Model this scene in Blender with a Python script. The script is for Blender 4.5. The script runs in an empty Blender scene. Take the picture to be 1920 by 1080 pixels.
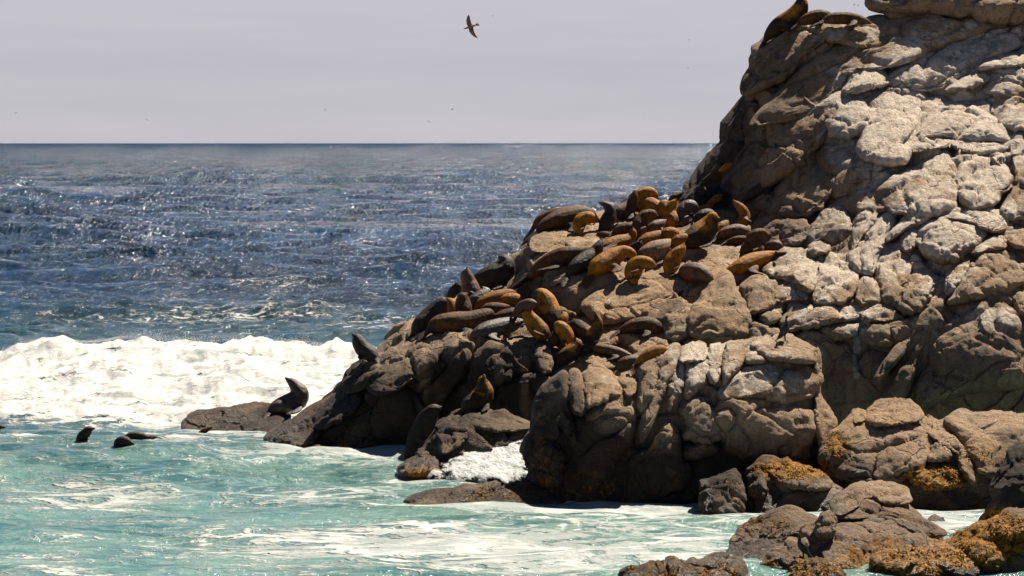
import bpy, math, random
import numpy as np
from mathutils import Vector, Matrix

# ---------------------------------------------------------------- camera, sky, sun, exposure
scene = bpy.context.scene
COL = scene.collection
CAM_H = 10.0                      # metres above the sea
FPX = 1920 * 100 / 36.0           # focal length of a 100 mm lens in pixels of the 1920 px wide photograph
HOR = 268.0                       # row of the horizon

cam_d = bpy.data.cameras.new('camera')
cam_d.lens = 100; cam_d.sensor_width = 36; cam_d.sensor_fit = 'HORIZONTAL'
cam_d.shift_y = -(540 - HOR) / 1920.0
cam_d.clip_start = 1.0; cam_d.clip_end = 120000
cam = bpy.data.objects.new('camera', cam_d); COL.objects.link(cam)
cam.location = (0, 0, CAM_H); cam.rotation_euler = (math.radians(90), 0, 0)
scene.camera = cam

SUN = Vector((0.36, 0.47, 0.81)).normalized()        # towards the sun: high, beyond the rock, to the right
SUN_EL = math.asin(SUN.z); SUN_AZ = math.atan2(SUN.x, SUN.y)

world = bpy.data.worlds.new('World'); scene.world = world; world.use_nodes = True
wn = world.node_tree.nodes; wl = world.node_tree.links; wn.clear()
w_out = wn.new('ShaderNodeOutputWorld'); w_bg = wn.new('ShaderNodeBackground'); w_bg.inputs['Strength'].default_value = 0.05
w_sky = wn.new('ShaderNodeTexSky'); w_sky.sky_type = 'NISHITA'; w_sky.sun_disc = False
w_sky.sun_elevation = SUN_EL; w_sky.sun_rotation = SUN_AZ
w_sky.air_density = 0.38; w_sky.dust_density = 0.10; w_sky.ozone_density = 2.5
# low marine haze with thin stretched cloud bands near the horizon
w_tc = wn.new('ShaderNodeTexCoord'); w_sep = wn.new('ShaderNodeSeparateXYZ')
wl.new(w_tc.outputs['Generated'], w_sep.inputs[0])
w_map = wn.new('ShaderNodeMapping'); w_map.inputs['Scale'].default_value = (6, 6, 62)
wl.new(w_tc.outputs['Generated'], w_map.inputs['Vector'])
w_no = wn.new('ShaderNodeTexNoise'); w_no.inputs['Scale'].default_value = 1.0; w_no.inputs['Detail'].default_value = 4
wl.new(w_map.outputs[0], w_no.inputs['Vector'])
w_cr = wn.new('ShaderNodeValToRGB')
w_cr.color_ramp.elements[0].position = 0.36; w_cr.color_ramp.elements[0].color = (5.0, 4.75, 5.1, 1)
w_cr.color_ramp.elements[1].position = 0.70; w_cr.color_ramp.elements[1].color = (5.6, 5.3, 5.6, 1)
w_up = wn.new('ShaderNodeMapRange'); w_up.interpolation_type = 'SMOOTHSTEP'; wl.new(w_sep.outputs['Z'], w_up.inputs['Value'])
w_up.inputs['From Min'].default_value = 0.036; w_up.inputs['From Max'].default_value = 0.052; w_up.inputs['To Max'].default_value = 0.22
w_ad = wn.new('ShaderNodeMath'); w_ad.operation = 'ADD'; wl.new(w_no.outputs['Fac'], w_ad.inputs[0]); wl.new(w_up.outputs[0], w_ad.inputs[1])
wl.new(w_ad.outputs[0], w_cr.inputs['Fac'])
w_mr = wn.new('ShaderNodeMapRange'); w_mr.interpolation_type = 'SMOOTHERSTEP'
w_mr.inputs['From Min'].default_value = 0.045; w_mr.inputs['From Max'].default_value = 0.12
w_mr.inputs['To Min'].default_value = 0.92; w_mr.inputs['To Max'].default_value = 0.0
wl.new(w_sep.outputs['Z'], w_mr.inputs['Value'])
w_mix = wn.new('ShaderNodeMix'); w_mix.data_type = 'RGBA'
wl.new(w_mr.outputs[0], w_mix.inputs['Factor']); wl.new(w_sky.outputs[0], w_mix.inputs['A']); wl.new(w_cr.outputs[0], w_mix.inputs['B'])
wl.new(w_mix.outputs['Result'], w_bg.inputs['Color']); wl.new(w_bg.outputs[0], w_out.inputs['Surface'])

sun_d = bpy.data.lights.new('sun', 'SUN'); sun_d.energy = 5.0; sun_d.angle = math.radians(0.53); sun_d.color = (1.0, 0.91, 0.77)
sun = bpy.data.objects.new('sun', sun_d); COL.objects.link(sun)
sun.rotation_euler = SUN.to_track_quat('Z', 'Y').to_euler(); sun.location = (40, 120, 90)

vs = scene.view_settings
vs.view_transform = 'Standard'; vs.look = 'None'; vs.exposure = 1.05; vs.gamma = 1.0; vs.use_curve_mapping = False
scene.cycles.max_bounces = 5; scene.cycles.diffuse_bounces = 1; scene.cycles.glossy_bounces = 2
scene.cycles.caustics_reflective = False; scene.cycles.caustics_refractive = False
scene.cycles.sample_clamp_indirect = 4.0

# ---------------------------------------------------------------- helpers
def at(px, py, d):
    """world point seen at photo pixel (px, py) at d metres in front of the camera"""
    px = np.asarray(px, float); py = np.asarray(py, float); d = np.asarray(d, float)
    return np.stack([(px - 960) / FPX * d, d + 0 * px, CAM_H - (py - HOR) / FPX * d], -1)

def sea_d(py):
    return FPX * CAM_H / (py - HOR)

def hsh(ix, iy, iz, s):
    h = (ix.astype(np.int64) * 374761393 + iy.astype(np.int64) * 668265263 + iz.astype(np.int64) * 2147483647 + s * 974711) & 0xFFFFFFFF
    h = ((h ^ (h >> 13)) * 1274126177) & 0xFFFFFFFF
    h = ((h ^ (h >> 15)) * 2246822519) & 0xFFFFFFFF
    h = h ^ (h >> 16)
    return (h & 0xFFFFFF).astype(np.float32) / np.float32(0xFFFFFF)

def vnoise(P, s=0):
    """value noise in -1..1"""
    i = np.floor(P); f = (P - i).astype(np.float32); i = i.astype(np.int64)
    u = f * f * f * (f * (f * 6 - 15) + 10)
    r = 0
    for dx in (0, 1):
        wx = u[..., 0] if dx else 1 - u[..., 0]
        for dy in (0, 1):
            wy = u[..., 1] if dy else 1 - u[..., 1]
            for dz in (0, 1):
                wz = u[..., 2] if dz else 1 - u[..., 2]
                r = r + hsh(i[..., 0] + dx, i[..., 1] + dy, i[..., 2] + dz, s) * (wx * wy * wz)
    return r * 2 - 1

ROT = np.array(Matrix.Rotation(0.9, 3, Vector((0.3, 0.8, 0.5)).normalized()))
def fbm(P, oct=4, s=0, gain=0.5, lac=2.03):
    a = 1.0; t = 0; n = 0; Q = np.asarray(P, float)
    for k in range(oct):
        t = t + a * vnoise(Q, s + k * 17); n += a
        Q = Q @ ROT.T * lac + 13.7; a *= gain
    return t / n

def ridged(P, oct=3, s=0):
    a = 1.0; t = 0; n = 0; Q = np.asarray(P, float)
    for k in range(oct):
        t = t + a * (1 - np.abs(vnoise(Q, s + k * 31)) * 2); n += a
        Q = Q @ ROT.T * 2.1 + 5.1; a *= 0.5
    return t / n

def voro(P, s=0):
    """F1, F2 and a random value of the nearest cell"""
    i = np.floor(P).astype(np.int64); f = P - i
    n = P.shape[0]
    f1 = np.full(n, 9.0); f2 = np.full(n, 9.0); cid = np.zeros(n)
    for dx in (-1, 0, 1):
        for dy in (-1, 0, 1):
            for dz in (-1, 0, 1):
                a, b, c = i[:, 0] + dx, i[:, 1] + dy, i[:, 2] + dz
                qx = dx + 0.15 + 0.7 * hsh(a, b, c, s) - f[:, 0]
                qy = dy + 0.15 + 0.7 * hsh(a, b, c, s + 1) - f[:, 1]
                qz = dz + 0.15 + 0.7 * hsh(a, b, c, s + 2) - f[:, 2]
                d = np.sqrt(qx * qx + qy * qy + qz * qz)
                near = d < f1
                f2 = np.where(near, f1, np.minimum(f2, d))
                cid = np.where(near, hsh(a, b, c, s + 3), cid)
                f1 = np.where(near, d, f1)
    return f1, f2, cid

def sstep(a, b, x):
    t = np.clip((x - a) / (b - a), 0, 1)
    return t * t * (3 - 2 * t)

def new_mesh(name, V, F, mat=None, attrs=None, smooth=True):
    V = np.asarray(V, np.float32).reshape(-1, 3); F = np.asarray(F, np.int32)
    me = bpy.data.meshes.new(name)
    k = F.shape[1]
    me.vertices.add(len(V)); me.vertices.foreach_set('co', V.ravel())
    me.loops.add(F.size); me.loops.foreach_set('vertex_index', F.ravel())
    me.polygons.add(len(F)); me.polygons.foreach_set('loop_start', np.arange(0, F.size, k, dtype=np.int32))
    me.update(calc_edges=True)
    me.polygons.foreach_set('use_smooth', np.full(len(F), smooth, dtype=bool))
    for an, av in (attrs or {}).items():
        a = me.attributes.new(an, 'FLOAT_COLOR', 'POINT')
        a.data.foreach_set('color', np.asarray(av, np.float32).ravel())
    if mat: me.materials.append(mat)
    me.update()
    return me

def link(name, me, base=(0, 0, 0), parent=None):
    """mesh given in world space, origin moved to base"""
    o = bpy.data.objects.new(name, me); COL.objects.link(o)
    b = Vector(base)
    if b.length: me.transform(Matrix.Translation(-b))
    if parent:
        o.parent = parent; o.location = b - parent.location
    else:
        o.location = b
    return o

def tag(o, label=None, cat=None, group=None, kind=None):
    if label: o['label'] = label
    if cat: o['category'] = cat
    if group: o['group'] = group
    if kind: o['kind'] = kind
    return o

def empty(name, loc):
    o = bpy.data.objects.new(name, None); COL.objects.link(o); o.location = loc; o.empty_display_size = 0.3
    return o

def grid_faces(R, C, flip=False):
    a = (np.arange(R - 1)[:, None] * C + np.arange(C - 1)[None, :]).ravel()
    F = np.stack([a, a + 1, a + C + 1, a + C], 1)
    return F[:, ::-1] if flip else F

def grid_normals(G):
    du = np.gradient(G, axis=1); dv = np.gradient(G, axis=0)
    n = np.cross(dv, du); l = np.linalg.norm(n, axis=-1, keepdims=True); l[l < 1e-9] = 1
    return n / l

# ---------------------------------------------------------------- node helper
class NT:
    def __init__(s, name):
        s.m = bpy.data.materials.new(name); s.m.use_nodes = True
        s.t = s.m.node_tree; s.t.nodes.clear(); s.out = s.n('ShaderNodeOutputMaterial')
    def n(s, typ, **kw):
        nd = s.t.nodes.new(typ)
        for k, v in kw.items(): setattr(nd, k, v)
        return nd
    def put(s, sock, v):
        if hasattr(v, 'is_output'): s.t.links.new(v, sock)
        elif v is not None: sock.default_value = v
    def noise(s, vec, scale, detail=3, rough=0.5, dist=0.0, dims='3D'):
        nd = s.n('ShaderNodeTexNoise'); s.put(nd.inputs['Vector'], vec)
        nd.inputs['Scale'].default_value = scale; nd.inputs['Detail'].default_value = detail
        nd.inputs['Roughness'].default_value = rough; nd.inputs['Distortion'].default_value = dist
        return nd.outputs['Fac']
    def voro(s, vec, scale, feature='DISTANCE_TO_EDGE', out='Distance'):
        nd = s.n('ShaderNodeTexVoronoi', feature=feature); s.put(nd.inputs['Vector'], vec); nd.inputs['Scale'].default_value = scale
        return nd.outputs[out]
    def vmap(s, vec, scale=(1, 1, 1), rot=(0, 0, 0), loc=(0, 0, 0)):
        nd = s.n('ShaderNodeMapping'); s.put(nd.inputs['Vector'], vec); nd.inputs['Scale'].default_value = scale
        nd.inputs['Rotation'].default_value = rot; nd.inputs['Location'].default_value = loc
        return nd.outputs[0]
    def mr(s, v, a, b, c=0.0, d=1.0, smooth=True):
        nd = s.n('ShaderNodeMapRange', interpolation_type='SMOOTHSTEP' if smooth else 'LINEAR')
        s.put(nd.inputs['Value'], v)
        for k, x in zip(('From Min', 'From Max', 'To Min', 'To Max'), (a, b, c, d)): s.put(nd.inputs[k], x)
        return nd.outputs[0]
    def math(s, op, a, b=None, clamp=False):
        nd = s.n('ShaderNodeMath', operation=op, use_clamp=clamp); s.put(nd.inputs[0], a)
        if b is not None: s.put(nd.inputs[1], b)
        return nd.outputs[0]
    def mix(s, f, a, b, blend='MIX'):
        nd = s.n('ShaderNodeMix', data_type='RGBA', blend_type=blend)
        s.put(nd.inputs['Factor'], f); s.put(nd.inputs['A'], a); s.put(nd.inputs['B'], b)
        return nd.outputs['Result']
    def bump(s, h, dist, strength=1.0, normal=None):
        nd = s.n('ShaderNodeBump'); s.put(nd.inputs['Height'], h); nd.inputs['Distance'].default_value = dist; nd.inputs['Strength'].default_value = strength
        if normal is not None: s.put(nd.inputs['Normal'], normal)
        return nd.outputs[0]
    def pos(s):
        return s.n('ShaderNodeNewGeometry').outputs['Position']
    def attr(s, name):
        a = s.n('ShaderNodeAttribute', attribute_name=name); sp = s.n('ShaderNodeSeparateColor')
        s.t.links.new(a.outputs['Color'], sp.inputs[0])
        return sp.outputs[0], sp.outputs[1], sp.outputs[2], a.outputs['Alpha']
    def bsdf(s, col, rough, normal=None, **kw):
        b = s.n('ShaderNodeBsdfPrincipled'); s.put(b.inputs['Base Color'], col); s.put(b.inputs['Roughness'], rough)
        if normal is not None: s.put(b.inputs['Normal'], normal)
        for k, v in kw.items(): s.put(b.inputs[k.replace('_', ' ')], v)
        s.t.links.new(b.outputs[0], s.out.inputs['Surface'])
        return b

def c4(r, g, b): return (r, g, b, 1)

# ---------------------------------------------------------------- materials
def rock_material():
    m = NT('weathered_rock')
    P = m.pos(); G, D, A, W = m.attr('rk')
    geo = m.n('ShaderNodeNewGeometry'); sp = m.n('ShaderNodeSeparateXYZ'); m.t.links.new(geo.outputs['Position'], sp.inputs[0])
    sn = m.n('ShaderNodeSeparateXYZ'); m.t.links.new(geo.outputs['Normal'], sn.inputs[0])
    big = m.noise(P, 0.55, 4, 0.6)
    col = m.mix(m.mr(big, 0.35, 0.65), c4(0.275, 0.193, 0.125), c4(0.48, 0.325, 0.200))
    mid = m.noise(P, 2.6, 5, 0.65)
    col = m.mix(m.mr(mid, 0.4, 0.72, 0, 0.55), col, c4(0.52, 0.40, 0.28))
    # rusty and warm faces
    col = m.mix(m.math('MULTIPLY', W, m.mr(big, 0.3, 0.6, 0.35, 0.9)), col, c4(0.46, 0.285, 0.145))
    # run-off streaks down the faces
    st = m.noise(m.vmap(P, (2.4, 2.4, 0.16), (0, 0.22, 0)), 2.2, 4, 0.6)
    col = m.mix(m.mr(st, 0.5, 0.72, 0, 0.5), col, c4(0.085, 0.075, 0.062))
    col = m.mix(m.mr(st, 0.46, 0.28, 0, 0.35), col, c4(0.33, 0.29, 0.235))
    # bird lime
    g1 = m.math('ADD', m.noise(P, 1.3, 6, 0.7), m.math('MULTIPLY', sn.outputs['Z'], 0.16))
    gf = m.mr(m.math('ADD', g1, m.math('MULTIPLY', G, 0.68)), 0.74, 1.00)
    gf = m.math('MULTIPLY', gf, m.mr(G, 0.0, 0.25, 0, 0.93))
    gf = m.math('MULTIPLY', gf, m.mr(st, 0.44, 0.64, 1.0, 0.5))
    col = m.mix(gf, col, m.mix(mid, c4(0.68, 0.545, 0.415), c4(0.92, 0.81, 0.67)))
    # hairline joints with dirt in them
    wq = m.n('ShaderNodeTexNoise'); m.put(wq.inputs['Vector'], P); wq.inputs['Scale'].default_value = 0.9; wq.inputs['Detail'].default_value = 4
    wv = m.n('ShaderNodeVectorMath', operation='MULTIPLY_ADD'); m.t.links.new(wq.outputs['Color'], wv.inputs[0]); wv.inputs[1].default_value = (1.3, 1.3, 1.3); m.t.links.new(P, wv.inputs[2])
    jq = m.vmap(wv.outputs[0], (0.75, 0.75, 1.0), (0.3, 0.6, 0.2))
    line = m.math('MULTIPLY', m.mr(m.voro(jq, 0.9), 0.0, 0.028, 1, 0), m.mr(m.noise(P, 0.6, 3), 0.50, 0.64))
    line2 = m.math('MULTIPLY', m.mr(m.voro(jq, 2.6), 0.0, 0.022, 1, 0), m.mr(m.noise(P, 0.9, 3), 0.48, 0.64))
    line = m.math('MAXIMUM', line, m.math('MULTIPLY', line2, 0.7))
    col = m.mix(m.math('MULTIPLY', line, 0.6), col, c4(0.035, 0.028, 0.022))
    # speckle
    spk = m.noise(P, 26, 3, 0.7)
    col = m.mix(m.mr(spk, 0.42, 0.66, 0, 0.7), col, m.mix(0.55, col, c4(0.05, 0.042, 0.035)))
    col = m.mix(m.mr(m.noise(P, 15, 2, 0.6), 0.58, 0.72, 0, 0.35), col, c4(0.5, 0.44, 0.36))
    # dark stained rock, and shade painted dark on some faces
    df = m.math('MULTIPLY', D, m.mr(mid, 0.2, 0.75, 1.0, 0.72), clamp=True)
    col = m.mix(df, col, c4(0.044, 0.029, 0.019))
    # tide zone: wet dark rock with weed
    zt = m.math('ADD', sp.outputs['Z'], m.math('MULTIPLY', m.math('SUBTRACT', big, 0.5), 3.0))
    wet = m.mr(zt, 1.05, 0.10)
    col = m.mix(m.math('MULTIPLY', wet, 0.85), col, c4(0.038, 0.025, 0.015))
    al = m.mr(m.math('ADD', m.noise(P, 3.2, 5, 0.7), m.math('MULTIPLY', A, 0.42)), 0.62, 0.72)
    al = m.math('MULTIPLY', al, m.mr(A, 0.05, 0.4))
    col = m.mix(al, col, m.mix(m.math('MULTIPLY', m.mr(m.noise(P, 9, 4, 0.7), 0.40, 0.60), m.mr(A, 0.3, 0.9, 0.35, 1.0)), c4(0.055, 0.032, 0.010), c4(0.46, 0.20, 0.012)))
    rough = m.mr(wet, 0, 1, 0.88, 0.36)
    h = m.math('ADD', m.math('MULTIPLY', m.noise(P, 5.5, 6, 0.72), 0.8), m.math('MULTIPLY', m.noise(P, 17, 5, 0.75), 0.55))
    h = m.math('ADD', h, m.math('MULTIPLY', st, 0.25))
    h = m.math('SUBTRACT', h, m.math('MULTIPLY', line, 0.5))
    nb = m.bump(h, 0.19, 1.0)
    m.bsdf(col, rough, nb, Specular_IOR_Level=0.3)
    return m.m

def fur_material(name, a, b, back=None, rough=0.62, wet=0.0):
    m = NT(name)
    tc = m.n('ShaderNodeTexCoord'); P = tc.outputs['Object']
    G, FL, A, W = m.attr('fur')                  # golden back patch with painted top light, flipper skin, random per animal
    n1 = m.noise(P, 2.6, 5, 0.65)
    col = m.mix(m.mr(n1, 0.35, 0.68), a, b)
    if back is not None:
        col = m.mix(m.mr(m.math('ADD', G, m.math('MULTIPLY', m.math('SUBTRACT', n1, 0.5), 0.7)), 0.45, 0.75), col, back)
    blot = m.noise(P, 7.0, 4, 0.7)
    dk = m.mix(0.62, col, c4(0.02, 0.011, 0.005))
    col = m.mix(m.mr(blot, 0.46, 0.62, 0, 0.85), col, dk)
    col = m.mix(m.mr(A, 0.0, 1.0, 0.0, 0.5), col, dk)
    fine = m.noise(m.vmap(P, (1, 1, 1)), 48.0, 2)
    col = m.mix(m.mr(fine, 0.35, 0.7, 0, 0.45), col, m.mix(0.5, col, c4(0.02, 0.012, 0.006)))
    col = m.mix(m.mr(FL, 0.35, 0.8, 0, 0.85), col, c4(0.030, 0.019, 0.013))
    nb = m.bump(m.math('ADD', m.noise(P, 8, 4, 0.65), m.math('MULTIPLY', fine, 0.3)), 0.055, 0.8)
    m.bsdf(col, rough, nb, Specular_IOR_Level=0.18 + wet * 0.5)
    return m.m

def simple_material(name, a, b, rough=0.6, scale=8.0, spec=0.3):
    m = NT(name); tc = m.n('ShaderNodeTexCoord')
    m.bsdf(m.mix(m.mr(m.noise(tc.outputs['Object'], scale, 3), 0.35, 0.65), a, b), rough, Specular_IOR_Level=spec)
    return m.m

def sea_material():
    m = NT('sea_water')
    P = m.pos(); F, T, S, _ = m.attr('sea')       # foam density, aeration (turquoise), white breaking water
    geo = m.n('ShaderNodeNewGeometry'); sp = m.n('ShaderNodeSeparateXYZ'); m.t.links.new(P, sp.inputs[0])
    # warped coordinates for lacy foam, stretched along the shore
    Q = m.vmap(P, (0.34, 0.62, 0.5))
    wn_ = m.n('ShaderNodeTexNoise'); m.put(wn_.inputs['Vector'], Q); wn_.inputs['Scale'].default_value = 1.2; wn_.inputs['Detail'].default_value = 4
    vadd = m.n('ShaderNodeVectorMath', operation='MULTIPLY_ADD'); m.t.links.new(wn_.outputs['Color'], vadd.inputs[0])
    vadd.inputs[1].default_value = (1.7, 1.7, 1.7); m.t.links.new(Q, vadd.inputs[2])
    W = vadd.outputs[0]
    lace = m.mr(m.voro(W, 1.7), 0.0, 0.30, 1, 0)
    lace2 = m.mr(m.voro(W, 4.3), 0.0, 0.24, 1, 0)
    cl = m.noise(W, 1.5, 6, 0.68)
    pat = m.math('ADD', m.math('MULTIPLY', lace, 0.30), m.math('ADD', m.math('MULTIPLY', lace2, 0.16), m.math('MULTIPLY', cl, 0.75)))
    foam = m.mr(m.math('ADD', pat, F), 0.98, 1.22)
    foam = m.math('MAXIMUM', foam, m.mr(m.math('ADD', S, m.math('MULTIPLY', m.math('MULTIPLY', m.math('SUBTRACT', pat, 0.55), 2.4), m.mr(S, 0.0, 0.22))), 0.32, 0.66))
    capn = m.noise(m.vmap(P, (0.20, 0.045, 0.1)), 1.0, 4, 0.7)
    capm = m.mr(sp.outputs['Y'], 170, 300)
    foam = m.math('MAXIMUM', foam, m.math('MULTIPLY', m.mr(capn, 0.715, 0.76), capm))
    deep = m.mix(m.mr(m.noise(m.vmap(P, (0.03, 0.05, 0.05)), 1.0, 3), 0.35, 0.65), c4(0.003, 0.014, 0.036), c4(0.007, 0.025, 0.056))
    turq = m.mix(m.mr(m.noise(W, 0.8, 4), 0.35, 0.65), c4(0.046, 0.135, 0.120), c4(0.140, 0.255, 0.215))
    wc = m.mix(T, deep, turq)
    wcol = m.mix(m.mr(m.math('ADD', pat, F), 0.72, 1.10, 0, 0.45), wc, c4(0.34, 0.44, 0.40))
    wcol = m.mix(T, wc, wcol)
    col = m.mix(foam, wcol, m.mix(m.mr(m.math('ADD', cl, m.math('MULTIPLY', S, 0.12)), 0.44, 0.68), c4(0.27, 0.30, 0.285), c4(0.56, 0.545, 0.52)))
    # ripples: finer normals near, broad chop far
    r1 = m.noise(m.vmap(P, (0.85, 1.0, 1.0)), 1.5, 5, 0.62, 0.4)
    r2 = m.noise(m.vmap(P, (0.75, 1.0, 1.0)), 0.42, 5, 0.6, 0.3)
    r3 = m.noise(m.vmap(P, (0.7, 1.0, 1.0)), 5.5, 3, 0.6, 0.3)
    far = m.mr(sp.outputs['Y'], 110, 260)
    streak = m.mr(m.noise(m.vmap(P, (0.012, 0.010, 0.01)), 1.0, 5, 0.65), 0.32, 0.68, 0.45, 1.25)
    h = m.math('ADD', m.math('MULTIPLY', r1, m.mr(far, 0, 1, 0.38, 0.55, False)), m.math('MULTIPLY', r2, m.mr(far, 0, 1, 0.20, 1.3, False)))
    h = m.math('MULTIPLY', m.math('ADD', h, m.math('MULTIPLY', r3, m.mr(far, 0, 1, 0.08, 0.14, False))), streak)
    hf = m.math('ADD', m.noise(P, 3.2, 6, 0.7), m.math('MULTIPLY', m.noise(P, 0.9, 4, 0.6), 1.5))
    hh = m.mix(foam, m.math('SUBTRACT', h, m.mr(far, 0, 1, 0.33, 1.0, False)), m.math('SUBTRACT', m.math('MULTIPLY', hf, 0.075), 0.07))
    nb = m.bump(hh, 1.0, 0.9)
    # far out the chop is finer than a pixel: tilt the normals directly
    def tilt(scale_v, sc, det, amt):
        nd = m.n('ShaderNodeTexNoise'); m.put(nd.inputs['Vector'], m.vmap(P, scale_v)); nd.inputs['Scale'].default_value = sc
        nd.inputs['Detail'].default_value = det; nd.inputs['Roughness'].default_value = 0.6
        v = m.n('ShaderNodeVectorMath', operation='SUBTRACT'); m.t.links.new(nd.outputs['Color'], v.inputs[0]); v.inputs[1].default_value = (0.5, 0.5, 0.5)
        w = m.n('ShaderNodeVectorMath', operation='MULTIPLY'); m.t.links.new(v.outputs[0], w.inputs[0]); w.inputs[1].default_value = (amt * 0.8, amt, 0.0)
        return w.outputs[0]
    def vadd2(a, b):
        v = m.n('ShaderNodeVectorMath', operation='ADD'); m.put(v.inputs[0], a); m.put(v.inputs[1], b); return v.outputs[0]
    tl = vadd2(tilt((2.4, 0.40, 1.0), 1.0, 3, 3.1), tilt((0.30, 0.06, 0.1), 1.0, 2, 1.3))
    cb = m.n('ShaderNodeCombineXYZ'); m.put(cb.inputs['Y'], m.mr(sp.outputs['Y'], 150, 1200, -0.16, -0.55)); tl = vadd2(tl, cb.outputs[0])
    sc_ = m.n('ShaderNodeVectorMath', operation='SCALE'); m.t.links.new(tl, sc_.inputs[0])
    m.put(sc_.inputs['Scale'], m.math('MULTIPLY', m.math('MULTIPLY', m.mr(sp.outputs['Y'], 125, 330), m.mr(sp.outputs['Y'], 500, 2500, 1.0, 0.6)), m.math('SUBTRACT', 1.0, foam)))
    nz = m.n('ShaderNodeVectorMath', operation='NORMALIZE'); m.t.links.new(vadd2(nb, sc_.outputs[0]), nz.inputs[0])
    nb = nz.outputs[0]
    rough = m.mr(foam, 0, 1, 0.09, 0.75)
    m.bsdf(col, rough, nb, IOR=1.333, Specular_IOR_Level=m.mr(foam, 0, 1, 0.5, 0.1))
    return m.m

def foam_material():
    m = NT('white_water')
    P = m.pos(); RIM, _, _, _ = m.attr('rim')
    Q = m.vmap(P, (2.2, 2.2, 0.55), (0, 0.75, 0))
    n = m.noise(Q, 1.6, 6, 0.7)
    n2 = m.noise(P, 2.2, 5, 0.65)
    col = m.mix(m.mr(n, 0.36, 0.56), c4(0.22, 0.26, 0.25), c4(0.62, 0.605, 0.58))
    nb = m.bump(m.math('ADD', n, m.math('MULTIPLY', m.noise(P, 9, 4), 0.1)), 0.16, 0.9)
    b = m.bsdf(col, m.mr(n, 0.3, 0.5, 0.15, 0.7), nb, Specular_IOR_Level=0.3)
    cover = m.math('ADD', m.math('ADD', m.math('MULTIPLY', n, 0.9), m.math('MULTIPLY', n2, 0.9)), m.math('MULTIPLY', RIM, -0.75))
    tr = m.n('ShaderNodeBsdfTransparent'); mx = m.n('ShaderNodeMixShader')
    m.put(mx.inputs[0], m.mr(cover, 0.22, 0.42)); m.t.links.new(tr.outputs[0], mx.inputs[1]); m.t.links.new(b.outputs[0], mx.inputs[2])
    m.t.links.new(mx.outputs[0], m.out.inputs['Surface'])
    return m.m

MAT_ROCK = rock_material()
MAT_SEA = sea_material()
MAT_FOAM = foam_material()
MAT_FUR = {
    'g': fur_material('golden_fur', c4(0.29, 0.105, 0.006), c4(0.47, 0.190, 0.009)),
    'b': fur_material('brown_fur', c4(0.075, 0.034, 0.011), c4(0.150, 0.066, 0.018)),
    'd': fur_material('dark_fur', c4(0.018, 0.011, 0.007), c4(0.045, 0.026, 0.015), None, 0.55, 0.15),
    'w': fur_material('wet_grey_fur', c4(0.050, 0.033, 0.024), c4(0.115, 0.080, 0.060), None, 0.45, 0.4),
    'p': fur_material('pale_belly_fur', c4(0.25, 0.145, 0.070), c4(0.38, 0.25, 0.145)),
    'r': fur_material('russet_fur', c4(0.120, 0.050, 0.020), c4(0.20, 0.092, 0.038), None, 0.55, 0.2),
    't': fur_material('dark_fur_golden_lit_back', c4(0.024, 0.014, 0.008), c4(0.065, 0.034, 0.014), c4(0.44, 0.170, 0.008)),  # two-tone coat; the golden tops also paint in the backlight
}
# ---------------------------------------------------------------- the headland: depth survey (photo column, photo row, metres from the camera)
CTRL = np.array([
 (480,830,94.5),(560,850,91.8),(650,800,92.0),(700,760,92.0),(850,760,91.9),(950,760,91.6),(740,845,91.8),(900,845,91.5),(1000,850,91.3),
 (700,700,92.6),(760,655,92.4),(850,650,91.9),(950,660,91.6),(1050,690,91.2),(1130,700,91.2),(1220,680,91.5),
 (800,610,95),(900,610,94),(1000,620,93.9),(1100,640,92.7),(1180,640,92.5),
 (520,790,95),(580,750,95.5),(640,700,95.5),(715,640,96),(770,600,96.8),(860,560,98),(940,510,99.5),(1000,440,101),(1120,395,103),(1270,380,104),
 (1000,590,95.1),(1010,510,95.9),(1060,590,94.5),(1060,505,95.4),(1120,520,95.3),(1200,530,95.0),(1290,545,94.3),
 (1100,460,98.8),(1200,450,99.2),(1300,460,98.5),(1370,490,97.2),(1380,400,102),(1440,455,99.5),
 (1150,580,94.0),(1230,590,93.5),(1300,650,92),(1350,560,93.6),(1400,640,91.8),
 (1480,520,94.5),(1440,600,92.6),(1500,650,91.6),(1580,520,94),(1680,520,94),(1760,520,93.5),(1850,520,93),(1930,540,92.5),
 (1580,600,92.2),(1680,620,91.5),(1600,700,91.2),(1700,720,90.9),(1800,680,90.7),(1900,650,90.4),(1850,760,90.4),
 (1480,440,98),(1560,440,96.8),(1620,420,96.8),(1720,400,96.3),(1820,400,96),(1920,420,95.5),
 (1450,350,102),(1450,250,103.1),(1500,150,104.3),(1550,90,104.9),(1650,140,104.2),(1700,80,105.2),(1800,50,105.8),(1920,60,105.5),
 (1560,250,101.5),(1650,200,102),(1750,200,102.5),(1850,240,101.5),(1650,300,99),(1560,340,100),(1800,300,98.8),(1900,300,98.5),
 (1300,345,105),(1345,250,106.3),(1400,150,106.4),(1440,65,106.6),(1550,42,106.0),(1660,30,106.4),(1920,-60,107.5),(1700,-60,108),
 (1600,800,90.6),(1900,850,89.8),(1700,900,89.8),(1400,800,90.8),(1200,800,91),(1200,900,91),(1000,930,91.2),(1500,950,90.3),(1930,960,89.5),
 (600,920,91.5),(480,900,94),(2100,300,97),(2100,600,90),(2100,900,88.5),(2100,0,107)], float)

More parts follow.
